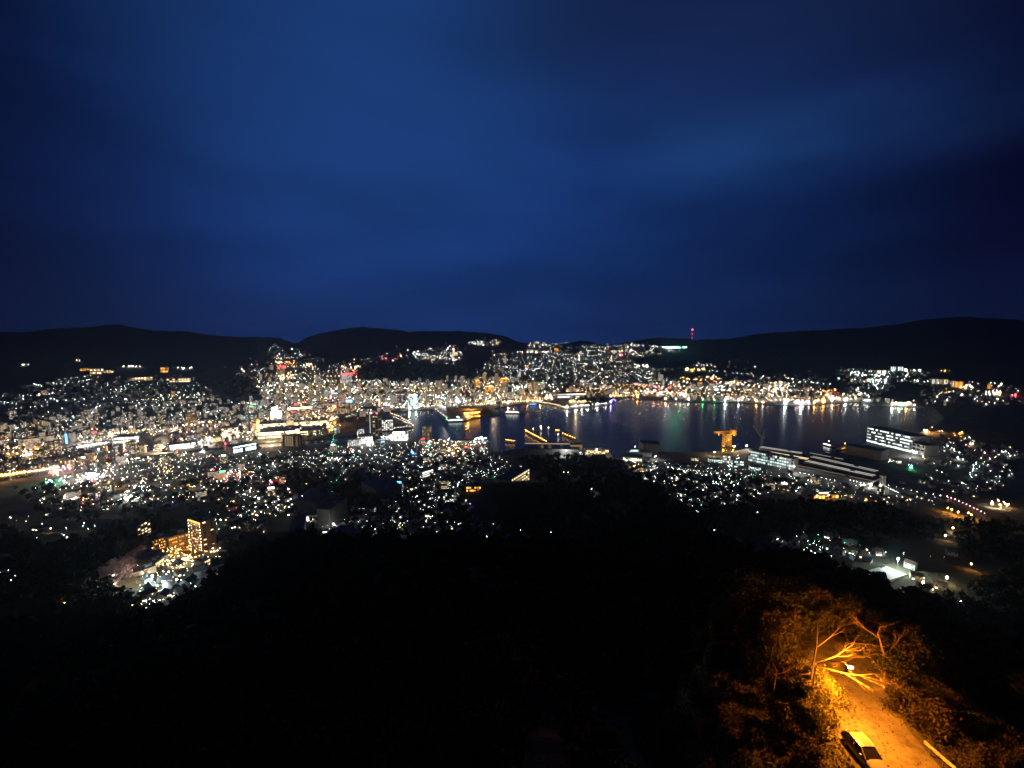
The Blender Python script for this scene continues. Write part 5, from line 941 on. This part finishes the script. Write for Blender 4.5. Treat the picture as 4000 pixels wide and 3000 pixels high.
def wood_pts():
    P = []
    while len(P) < 2800:                                   # the slope below the lookout
        r = math.sqrt(rng.uniform(38 ** 2, 385 ** 2)); a = rng.uniform(-1.0, 1.0); x, y = r * math.sin(a), r * math.cos(a)
        if math.hypot(x - LX, y - LY) < 27: continue
        vs = to_px((x, y, gz(x, y)))
        if r > 330 and not (1900 < vs[0] < 2700): pass
        P.append((x, y, 2.4 + r / 150))
    while len(P) < 3600:                                   # close growth right below the lookout
        r = math.sqrt(rng.uniform(24 ** 2, 135 ** 2)); a = rng.uniform(-1.0, 1.0); x, y = r * math.sin(a), r * math.cos(a)
        if math.hypot(x - LX, y - LY) > 27: P.append((x, y, 2.4 + r / 150))
    zones = [([(1850,2100),(2000,1900),(2080,1890),(2200,1800),(2330,1795),(2440,1815),(2560,1890),(2650,1980),(2760,2040),(2900,2120),(2700,2140),(2200,2130)], 900), ([(1990,1800),(2180,1782),(2360,1790),(2440,1830),(2330,1860),(2100,1850)], 260), ([(2560,1890),(2700,1990),(2960,1970),(3200,1970),(3450,1985),(3700,2060),(3660,2110),(3400,2130),(3200,2080),(2950,2090),(2760,2040)], 620), ([(0,2060),(200,2160),(420,2060),(620,2030),(720,2060),(660,2120),(520,2130),(420,2200),(350,2330),(250,2380),(0,2430)], 520), ([(820,2250),(900,2100),(980,2110),(1060,2160),(900,2240)], 60), ([(3560,2350),(3720,2330),(4000,2200),(4000,2560),(3700,2420)], 160), ([(3720,2050),(4000,2040),(4000,2200),(3760,2200)], 120)]
    zones += [([(250,2390),(350,2290),(500,2300),(520,2330),(560,2420),(480,2450),(250,2450)], 110), ([(300,2240),(400,2150),(500,2090),(520,2140),(380,2260),(350,2320)], 60)]
    zones += [(d, 90) for d in DARK[2:4]] + [([(1000,1780),(1960,1790),(1900,1860),(1780,1960),(1000,1960)], 150), ([(1240,1960),(1780,1960),(1950,2100),(1300,2110)], 170), ([(2560,1850),(3080,1880),(2950,1960),(2700,1990)], 120), ([(0,1900),(1000,1880),(900,2000),(200,2060)], 110), ([(840,1500),(960,1475),(1020,1540),(900,1565)], 120), ([(1410,1480),(1430,1425),(1830,1440),(1850,1480)], 200), ([(2300,1590),(2220,1560),(2380,1560),(2360,1578)], 40)]
    for poly, n in zones:
        Pn = np.array(poly, float); lo, hi = Pn.min(0), Pn.max(0); k = 0
        while k < n:
            q = rng.uniform(lo, hi)
            if not inside(q[0], q[1], Pn): continue
            k += 1; p = hit(*q)
            if p is None or in_water(p.x, p.y) or blocked(p.x, p.y, 5) or p.xy.length < 330 and math.hypot(p.x - LX, p.y - LY) < 27: continue
            P.append((p.x, p.y, 2.6 + min(p.xy.length / 350, 7)))
    return P
WPTS = wood_pts(); Pw = np.array([(x, y, gz(x, y) - .6) for x, y, _ in WPTS]); Rw = np.array([r for *_, r in WPTS]) * rng.uniform(.7, 1.3, len(WPTS)); Hw = Rw * rng.uniform(1.7, 2.5, len(WPTS))
nr = np.hypot(Pw[:, 0], Pw[:, 1]) < 125
C1, S1 = crowns(Pw[nr], Rw[nr], Hw[nr], 300, .095); C2, S2 = crowns(Pw[~nr], Rw[~nr], Hw[~nr], 64, .25); Cw = np.concatenate([C1, C2]); Sw = np.concatenate([S1, S2]); Aw, Bw = rand_axes(len(Cw), Sw)
tag(link('woodland', quads_mesh('woodland', Cw, Aw, Bw, M_WOOD)), kind='stuff')
# ------------------------------------------------------------------ the road below the lookout
rc = [(34.6,22),(35.4,30),(36.0,36),(36.9,43),(39.2,49.5),(43.6,53.5),(50,55.2),(60,54.5)]
def strip(pts, w0, w1, z):
    m = MB(); L = []; Rr = []
    for i, p in enumerate(pts):
        a = Vector(pts[max(i - 1, 0)]); b = Vector(pts[min(i + 1, len(pts) - 1)]); d = (b - a).normalized(); n = Vector((-d.y, d.x)); q = Vector(p)
        L.append((q + n * w0)); Rr.append((q + n * w1))
    zz = lambda q: max(gz(q.x, q.y), 299.0 if math.hypot(q.x - PLX, q.y - PLY) < 20 else -99) + z
    for i in range(len(pts) - 1): m.quad((*Rr[i], zz(Rr[i])), (*Rr[i + 1], zz(Rr[i + 1])), (*L[i + 1], zz(L[i + 1])), (*L[i], zz(L[i])))
    return m
fine = []
for i in range(len(rc) - 1):
    for t in range(4): fine.append(tuple(Vector(rc[i]).lerp(Vector(rc[i + 1]), t / 4)))
M_ROAD = mat('road_asphalt', (.165, .15, .13), .8, .5, .9)
struct('road', strip(fine, 3.9, -3.6, .03).mesh('road', M_ROAD))
o = thing('guard_rail', 'pale guard rail with a rounded end on the outer side of the orange lit road', 'guard rail', (40.0, 39.9, 300.03)); m = MB()
rp = [(0, 0, .82), (.12, -1.2, .82), (.35, -3.0, .82), (.7, -5.2, .82), (1.2, -8, .82)]
for a, b in zip(rp, rp[1:]): m.tube(a, b, .15, .15, 8)
m.ball(rp[0], .17, 10, 6); link('rail', m.mesh('rail', mat('rail_paint', (.55, .5, .42), .5, .15, 3), True), o)
for a in rp[:4]: m = MB(); m.tube((a[0], a[1] - .5, -.4), (a[0], a[1] - .5, .75), .07, .07, 8); link('post', m.mesh('post', M_POLE), o)
landmark('the guard rail', o.location)
# lamp on its pole
LPOS = Vector((34.3, 42.7, 306.6)); o = thing('road_lamp', 'sodium orange road lamp on a curved arm among the bare branches', 'street lamp', (31.4, 43.6, 300)); rel = LPOS - o.location
m = MB(); m.tube((0, 0, -.5), (0, 0, 5.6), .10, .075, 8)
ap = [Vector((0, 0, 5.6)), Vector((.25, -.1, 6.3)), Vector((.9, -.3, 6.75)), Vector((1.9, -.6, 6.85)), rel + Vector((-.3, .1, .2))]
link('pole', m.mesh('pole', M_POLE), o); m = MB()
for a, b in zip(ap, ap[1:]): m.tube(a, b, .05, .045, 6)
link('arm', m.mesh('arm', M_POLE), o); m = MB(); m.box(rel + Vector((0, 0, .16)), (.62, .26, .12), -.3); link('lamp_housing', m.mesh('lamp_housing', M_STEEL), o); 
m = MB()                                                   # shield added to keep the lamp's spill off the woods
for k_ in range(6):
    a0, a1 = R(122 + 15 * k_), R(122 + 15 * (k_ + 1)); q0 = rel + Vector((.42 * math.cos(a0), .42 * math.sin(a0), 0)); q1 = rel + Vector((.42 * math.cos(a1), .42 * math.sin(a1), 0)); m.quad(q0 + Vector((0, 0, -.62)), q1 + Vector((0, 0, -.62)), q1 + Vector((0, 0, .2)), q0 + Vector((0, 0, .2)))
link('added_side_shield', m.mesh('added_side_shield', M_STEEL), o)
m = MB(); m.ball(rel, .3, 12, 8, 0, .5); link('lamp_glass', m.mesh('lamp_glass', emit('sodium_lamp', (1, .42, .05), 200), True), o)
L_ = bpy.data.lights.new('sodium_lamp', 'POINT'); L_.energy = 24500; L_.color = (1, .27, .012); L_.shadow_soft_size = .22
q = bpy.data.objects.new('sodium_lamp', L_); COL.objects.link(q); q.parent = o; q.location = rel + Vector((0, 0, -.35)); landmark('the sodium road lamp', LPOS)
# ------------------------------------------------------------------ the parked car
def car(name, label, loc, rz, paint, group=None):
    o = thing(name, label, 'car', loc, rz, group)                # nose towards -x
    sec = [(0.0, .62, .34, .60), (.12, .76, .24, .70), (.55, .84, .19, .80), (1.25, .87, .18, .93), (2.3, .88, .18, .97), (3.4, .88, .18, .99), (4.1, .85, .22, .98), (4.32, .80, .30, .92), (4.40, .70, .38, .72)]
    ring = lambda s: [(s[0], -s[1] * .93, s[2]), (s[0], -s[1], s[2] + (s[3] - s[2]) * .35), (s[0], -s[1] * .985, s[2] + (s[3] - s[2]) * .75), (s[0], -s[1] * .86, s[3] - .02), (s[0], -s[1] * .4, s[3] + .03), (s[0], s[1] * .4, s[3] + .03), (s[0], s[1] * .86, s[3] - .02), (s[0], s[1] * .985, s[2] + (s[3] - s[2]) * .75), (s[0], s[1], s[2] + (s[3] - s[2]) * .35), (s[0], s[1] * .93, s[2])]
    bm = bpy.data.meshes.new('body'); V = [p for s in sec for p in ring(s)]; Fc = []; k = 10
    for i in range(len(sec) - 1):
        for j in range(k): Fc.append((i * k + j, i * k + (j + 1) % k, (i + 1) * k + (j + 1) % k, (i + 1) * k + j))
    Fc.append(tuple(range(k))[::-1]); Fc.append(tuple((len(sec) - 1) * k + j for j in range(k))); bm.from_pydata(V, [], Fc); bm.materials.append(paint); bm.polygons.foreach_set('use_smooth', [True] * len(Fc)); bm.update()
    b = link('body', bm, o)
    gh = [(1.12, .79, .93), (1.95, .63, 1.43), (2.6, .64, 1.48), (3.5, .62, 1.45), (4.22, .74, .98)]
    r = MB()                                                     # roof and pillars
    for (x1, w1, z1), (x2, w2, z2) in zip(gh[1:4], gh[2:4]):
        r.quad((x1, -w1, z1), (x2, -w2, z2), (x2, -w2 * .5, z2 + .05), (x1, -w1 * .5, z1 + .05)); r.quad((x1, -w1 * .5, z1 + .05), (x2, -w2 * .5, z2 + .05), (x2, w2 * .5, z2 + .05), (x1, w1 * .5, z1 + .05)); r.quad((x1, w1 * .5, z1 + .05), (x2, w2 * .5, z2 + .05), (x2, w2, z2), (x1, w1, z1))
    for s in (-1, 1):
        for (xa, wa, za), (xb, wb, zb) in (((1.12, .80, .93), (1.95, .64, 1.43)), ((2.62, .83, .97), (2.62, .65, 1.47)), ((4.22, .75, .98), (3.5, .63, 1.45))): r.tube((xa, s * wa, za), (xb, s * wb, zb), .05, .045, 6)
        r.tube((1.95, s * .64, 1.43), (3.5, s * .63, 1.45), .045, .045, 6)
    link('roof', r.mesh('roof', paint, True), o)
    g = mat('car_glass', (.012, .012, .013), .06, 0, 1, 0, .7)
    w = MB(); w.quad((1.14, -.76, .94), (1.96, -.61, 1.43), (1.96, .61, 1.43), (1.14, .76, .94)); link('windscreen', w.mesh('windscreen', g), o)
    w = MB(); w.quad((4.2, -.7, 1.0), (4.2, .7, 1.0), (3.52, .59, 1.44), (3.52, -.59, 1.44)); link('rear_window', w.mesh('rear_window', g), o)
    for s in (-1, 1):
        w = MB()
        for xa, xb, xc, xd in ((1.3, 2.56, 2.56, 1.98), (2.68, 4.0, 3.44, 2.68)):
            p = [(xa, s * .825, .97), (xb, s * .825, .985), (xc, s * .66, 1.42), (xd, s * .66, 1.41)]; w.quad(*(p if s < 0 else p[::-1]))
        link('side_window', w.mesh('side_window', g), o)
        w = MB(); w.ball((1.55, s * .96, 1.02), .12, 8, 6, 0, .7); link('mirror', w.mesh('mirror', paint, True), o)
        w = MB(); w.box((.10, s * .56, .62), (.16, .3, .14)); link('headlight', w.mesh('headlight', mat('lens', (.6, .6, .6), .15, 0, 1, 0, .6)), o)
        w = MB(); w.box((4.34, s * .6, .78), (.12, .26, .16)); link('tail_light', w.mesh('tail_light', mat('red_lens', (.3, .01, .01), .2)), o)
        for x in (.85, 3.45):
            w = MB(); w.tube((x, s * .72, .31), (x, s * .89, .31), .31, .31, 18); w.tube((x, s * .89, .31), (x, s * .72, .31), .31, .31, 18); wh = link('wheel', w.mesh('wheel', mat('tyre', (.02, .02, .02), .8)), o)
            w = MB(); w.tube((x, s * .7, .31), (x, s * .90, .31), .19, .17, 12); w.tube((x, s * .9, .31), (x, s * .7, .31), .19, .17, 12); link('rim', w.mesh('rim', M_STEEL), wh)
    w = MB(); w.box((-.0, 0, .42), (.06, .9, .12)); link('grille', w.mesh('grille', mat('tyre', (.02, .02, .02), .8)), o)
    return o
WHITEP = mat('white_car_paint', (.23, .21, .24), .22, 0, 1, 0, .6)
c0 = car('parked_car', 'white hatchback parked at the road edge under the sodium lamp', (33.55, 36.9, 300.035), R(90), WHITEP); landmark('the white hatchback', (33.5, 39, 300))
CPAINT = [WHITEP, mat('silver_car_paint', (.4, .41, .42), .25, 0, 1, .6, .6), mat('dark_car_paint', (.02, .022, .03), .25, 0, 1, .2, .6)]
c1 = car('parked_car', 'dark car by itself in the middle of the floodlit car park', (0, 0, 0), 0, CPAINT[2], 'cars in the floodlit car park')
def on_lot(a, b): return P[0].lerp(P[1], a).lerp(P[3].lerp(P[2], a), b)
def lotp(a, b): p = on_lot(a, b); return Vector((p.x, p.y, p.z + 1.02))
for i, (a, b, rz, pi) in enumerate(((.5, .45, .6, 2), (.16, .55, .2, 0), (.24, .60, .2, 1), (.32, .52, .2, 0), (.12, .30, .2, 1), (.30, .82, 1.2, 0), (.40, .86, 1.2, 0), (.80, .12, 1.0, 1), (.90, .14, 1.0, 0))):
    o = c1 if i == 0 else dup(c0, (0, 0, 0))
    o.location = lotp(a, b); o.rotation_euler = (0, 0, rz); o['group'] = 'cars in the floodlit car park'
    if i: 
        o['label'] = 'white car in the floodlit car park, ' + ['', 'end of the row by the hedge', 'second in the row by the hedge', 'third in the row by the hedge', 'alone near the upper kerb', 'at the lower edge by the woods', 'second at the lower edge by the woods', 'by the floodlight mast', 'between floodlight mast and bank'][i]
        o.scale = (1.15, 1.15, 1.15)
# ------------------------------------------------------------------ trees round the lamp
def limb(mb, p, d, L, r, depth, spread=.55, up=.12, tips=None, seed=None):
    n = 4; q = Vector(p); d = Vector(d).normalized()
    for i in range(n):
        e = q + d * L / n; r2 = r * (1 - .16 * (i + 1)); mb.tube(q, e, r * (1 - .16 * i), r2, 6 if r > .05 else 4)
        q = e; d = (d + Vector((random.gauss(0, .14), random.gauss(0, .14), random.gauss(0, .10) + up * .3))).normalized()
        if depth > 0 and i >= 1:
            for _ in range(2):
                k = (d + Vector((random.gauss(0, spread), random.gauss(0, spread), random.gauss(.05, spread * .7)))).normalized(); limb(mb, q, k, L * random.uniform(.35, .62), r2 * .52, depth - 1, spread, up, tips)
    if tips is not None and depth <= 1: tips.append(q.copy())
def bare_tree(name, label, loc, trunk, branches, depth=3, r0=.16):
    o = thing(name, label, 'tree', loc, 0, 'trees round the sodium lamp'); m = MB(); q = Vector((0, 0, -.4)); r = r0
    for a in trunk: m.tube(q, a, r, r * .82, 8); q = Vector(a); r *= .82
    link('trunk', m.mesh('trunk', M_BARK, True), o)
    for (p, d, L, rr) in branches: m = MB(); limb(m, p, d, L, rr, depth, .5, .12); link('limb', m.mesh('limb', M_BARK, True), o)
    return o
random.seed(21)
bare_tree('bare_tree', 'bare tree reaching over the sodium lamp with long crooked limbs', (31.9, 44.9, 300), [(.1, 0, 2.6), (.15, -.1, 5.2), (.35, -.1, 7.2), (.4, 0, 9.2)], [((.15, -.1, 5.4), (1, -.25, .5), 4.6, .085), ((.2, -.1, 5.0), (1, -.5, .12), 5.4, .07), ((.3, 0, 7.0), (.9, .1, .55), 3.8, .07), ((.3, 0, 6.6), (-.9, -.2, .25), 2.6, .06), ((.35, 0, 8.6), (.3, .4, 1), 2.4, .05), ((.1, 0, 4.2), (-.8, -.5, .1), 2.0, .045)])
bare_tree('bare_tree', 'second bare tree on the outer verge leaning over the road bend', (42.4, 47.5, 300), [(-.2, 0, 2.2), (-.7, -.1, 4.6), (-1.4, 0, 6.8)], [((-.7, -.1, 4.4), (-1, -.25, .25), 4.6, .09), ((-1.2, 0, 6.2), (-.8, .3, .6), 3.4, .07), ((-.4, 0, 3.4), (.6, .3, .7), 3.4, .06), ((-1.4, 0, 6.8), (-.2, -.3, 1), 2.6, .05)])
bare_tree('bare_tree', 'thin bare sapling in the dark verge before the white hatchback', (28.8, 46.0, 299.5), [(0, 0, 2), (.2, 0, 4)], [((.2, 0, 3.6), (.8, -.3, .5), 2.6, .05), ((.2, 0, 4), (-.5, .2, 1), 2.2, .05)], 2, .09)
def leafy(h, r, nl, ls, trunk_r=.13, low=.25, mats=None, flat=1.0, clumps=14):
    """a tree: trunk with limbs, crown of leaf faces gathered in clumps"""
    t = MB(); tips = []; q = Vector((0, 0, -.5)); e = Vector((random.gauss(0, .15), random.gauss(0, .15), h * low)); t.tube(q, e, trunk_r, trunk_r * .8, 7)
    e2 = e + Vector((random.gauss(0, .2), random.gauss(0, .2), h * .35)); t.tube(e, e2, trunk_r * .8, trunk_r * .5, 6)
    for _ in range(6):
        a = random.uniform(0, 6.28); limb(t, e.lerp(e2, random.random()), (math.cos(a), math.sin(a), random.uniform(.3, .9)), r * .8, trunk_r * .4, 1, .5, .2, tips)
    cc = np.array([[random.gauss(0, .5), random.gauss(0, .5), random.uniform(-.75, .85)] for _ in range(clumps)]); nrm = np.linalg.norm(cc, axis=1); cc = cc / np.maximum(nrm, .85)[:, None]
    k = rng.integers(clumps, size=nl); sig = rng.uniform(.10, .24, clumps)[k][:, None]; C = (cc[k] + rng.normal(size=(nl, 3)) * sig) * np.array([r, r, (h * (1 - low)) / 2 * flat]) + np.array([e2.x * .5, e2.y * .5, h * (low + (1 - low) / 2)])
    C[:, 2] = np.maximum(C[:, 2], .1); A, B = rand_axes(nl, ls); mats = mats or [M_LEAF]
    return t.mesh('trunk', M_BARK, True), quads_mesh('crown', C, A, B, mats, (rng.random(nl) * len(mats)).astype(int))
random.seed(5)
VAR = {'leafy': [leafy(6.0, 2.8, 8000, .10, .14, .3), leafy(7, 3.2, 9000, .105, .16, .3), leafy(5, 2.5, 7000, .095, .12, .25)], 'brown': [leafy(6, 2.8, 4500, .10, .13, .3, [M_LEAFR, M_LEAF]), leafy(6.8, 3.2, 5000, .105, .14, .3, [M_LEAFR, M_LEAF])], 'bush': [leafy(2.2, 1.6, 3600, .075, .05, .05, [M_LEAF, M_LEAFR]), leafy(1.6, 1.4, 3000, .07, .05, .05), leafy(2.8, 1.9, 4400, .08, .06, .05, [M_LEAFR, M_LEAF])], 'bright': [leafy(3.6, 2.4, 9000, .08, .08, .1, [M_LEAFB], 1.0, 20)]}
def plant(kind, i, loc, sc, label=None, name=None):
    t, c = VAR[kind][i % len(VAR[kind])]; nm = name or ('bush' if kind in ('bush', 'bright') else 'tree'); o = thing(nm, label, nm, loc, random.uniform(0, 6.28), 'bushes along the lit road' if nm == 'bush' else 'trees round the sodium lamp'); link('trunk', t, o); link('crown', c, o); o.scale = (sc, sc, sc * random.uniform(.9, 1.1)); return o
plant('bright', 0, (33.2, 44.6, 300), 1.0, 'full leafy shrub glowing yellow directly under the sodium lamp', 'shrub'); plant('bright', 0, (31.3, 42.6, 300), .8, 'smaller leafy shrub lit yellow at the foot of the lamp pole', 'shrub'); plant('bright', 0, (33.0, 47.2, 300), .85, 'leafy shrub behind the lamp pole, half shaded', 'shrub')
FIX = [('leafy', 43.8, 48.9, .8), ('leafy', 46.2, 50.4, .85), ('brown', 34.6, 53.2, .9), ('leafy', 37.2, 55.4, .95), ('brown', 40.4, 57.2, 1.0), ('leafy', 44.5, 58.6, 1.0), ('leafy', 31.6, 50.6, .8), ('brown', 48.8, 59.6, 1.0), ('bush', 42.2, 44.8, 1.0), ('bush', 43.0, 42.4, 1.1)]
def rdist(x, y): return min(math.hypot(x - a, y - b) for a, b in fine)
items = []; k = t_ = 0; spots = []
for kind, x, y, sc in FIX: spots.append((x, y)); items.append((plant(kind, random.randrange(9), (x, y, gz(x, y)), sc), {'leafy': 'leafy tree edging the road bend', 'brown': 'thin leaved tree edging the road bend', 'bush': 'dense bush on the outer verge'}[kind], (x, y, 300)))
while k < 92 and t_ < 4000:
    t_ += 1; x, y = random.uniform(16, 50), random.uniform(24, 76)
    if math.hypot(x - LX, y - LY) > 28 or rdist(x, y) < 5.0 or (x < 36 and y < 44 and 1.15 * x - y < -3 and x > 29.5): continue
    if any(math.hypot(x - a, y - b) < 1.9 for a, b in spots): continue
    d = math.hypot(x, y); back = y > 50 or (x > 43 and y > 44); near_side = not back
    # keep the sight line to road and car open: low growth on the near side
    kind = random.choice(['leafy', 'leafy', 'brown', 'brown']) if back and rdist(x, y) > 6 else 'bush'
    if (x < 31 or y < 44 and x < 46) and kind != 'bush': kind = 'bush'
    z = gz(x, y); sc = random.uniform(.75, 1.15) if kind != 'bush' else random.uniform(.8, 1.35)
    if kind == 'bush' and rdist(x, y) < 6: sc *= .7
    if x < 29 or x > 47: sc *= .62
    o = plant(kind, random.randrange(9), (x, y, z), sc); spots.append((x, y)); k += 1
    items.append((o, {'leafy': 'green leafy tree', 'brown': 'brown leaved tree', 'bush': 'low scrubby bush'}[kind], (x, y, z)))
LMX = np.array([(x, y) for _, x, y in LM]); name_all(items)
# undergrowth on the shelf and slopes near the lamp
n = 60000; a = rng.uniform(0, 6.283, n); rr = 22 * np.sqrt(rng.random(n)); gx, gy = LX + rr * np.cos(a), LY + rr * np.sin(a)
FA = np.array(fine); dd = np.sqrt(((gx[:, None] - FA[None, :, 0]) ** 2 + (gy[:, None] - FA[None, :, 1]) ** 2)).min(1); ok = dd > 4.3; gx, gy = gx[ok], gy[ok]
Cg = np.stack([gx, gy, np.array([gz(x, y) for x, y in zip(gx, gy)]) + rng.uniform(.03, .3, len(gx))], 1); Ag, Bg = rand_axes(len(Cg), .085)
tag(link('undergrowth', quads_mesh('undergrowth', Cg, Ag, Bg, [M_LEAF, M_LEAFR], (rng.random(len(Cg)) * 2).astype(int))), kind='stuff')
n = 900; q = np.array([random.choice(fine) for _ in range(n)]) + rng.normal(0, 1.9, (n, 2)); Cg = np.stack([q[:, 0], q[:, 1], np.full(n, 300.055)], 1); a = rng.uniform(0, 6.28, n); s = rng.uniform(.04, .10, n); Ag = np.stack([np.cos(a) * s, np.sin(a) * s, rng.normal(0, .01, n)], 1); Bg = np.stack([-np.sin(a) * s * .6, np.cos(a) * s * .6, rng.normal(0, .01, n)], 1)
keep = np.hypot(q[:, 0] - PLX, q[:, 1] - PLY) < 13; tag(link('fallen_leaves', quads_mesh('fallen_leaves', Cg[keep], Ag[keep], Bg[keep], M_LEAFR)), kind='stuff')
# ------------------------------------------------------------------ blossom trees lit from below, by the hotel
PT = [leafy(9, 6.0, 1500, .55, .3, .15, [M_PINK], 1.1), leafy(7, 5.0, 1200, .5, .25, .15, [M_PINK], 1.1)]
bl = [(392,2252),(420,2238),(450,2222),(425,2262),(455,2246),(482,2206),(480,2232),(505,2190),(500,2218),(522,2172),(530,2196),(548,2160),(410,2275),(445,2278),(478,2262)]
items = []
for i, (u, v) in enumerate(bl):
    p = gp(u, v); t, c = PT[i % 2]; o = thing('cherry_tree', None, 'tree', p, random.uniform(0, 6), 'blossoming trees by the hotel'); link('trunk', t, o); link('crown', c, o); s_ = random.uniform(.8, 1.15); o.scale = (s_, s_, s_)
    items.append((o, 'pale pink blossoming tree lit from below', p))
name_all(items)
for u, v in ((415,2262),(450,2240),(485,2215),(520,2185),(440,2275)):
    p = gp(u, v + 14); L_ = bpy.data.lights.new('uplight', 'POINT'); L_.energy = 14000; L_.color = (1, .68, .55); L_.shadow_soft_size = .5
    o = thing('uplight', 'small ground uplight among the blossoming trees by the hotel', 'lamp', p, 0, 'uplights under the blossom'); m = MB(); m.tube((0, 0, -.3), (0, 0, .5), .25, .2, 6); m.octa((0, 0, .7), .22, 1); link('lamp_head', m.mesh('lamp_head', [M_POLE, lampm('warm', 30)]), o)
    q = bpy.data.objects.new('uplight', L_); COL.objects.link(q); q.parent = o; q.location = (0, 0, 1.3)

# ------------------------------------------------------------------ night air over the bay
m = bpy.data.materials.new('haze'); m.use_nodes = True; t = m.node_tree; t.nodes.clear(); o_ = N(t, 'ShaderNodeOutputMaterial'); v = N(t, 'ShaderNodeVolumePrincipled', Density=3.4e-5, Anisotropy=.8); v.inputs['Color'].default_value = (.38, .62, 1, 1); t.links.new(v.outputs[0], o_.inputs['Volume'])
hz = MB(); hz.box((0, 0, 275), (23400, 23400, 571)); tag(link('haze', hz.mesh('haze', m)), kind='stuff')
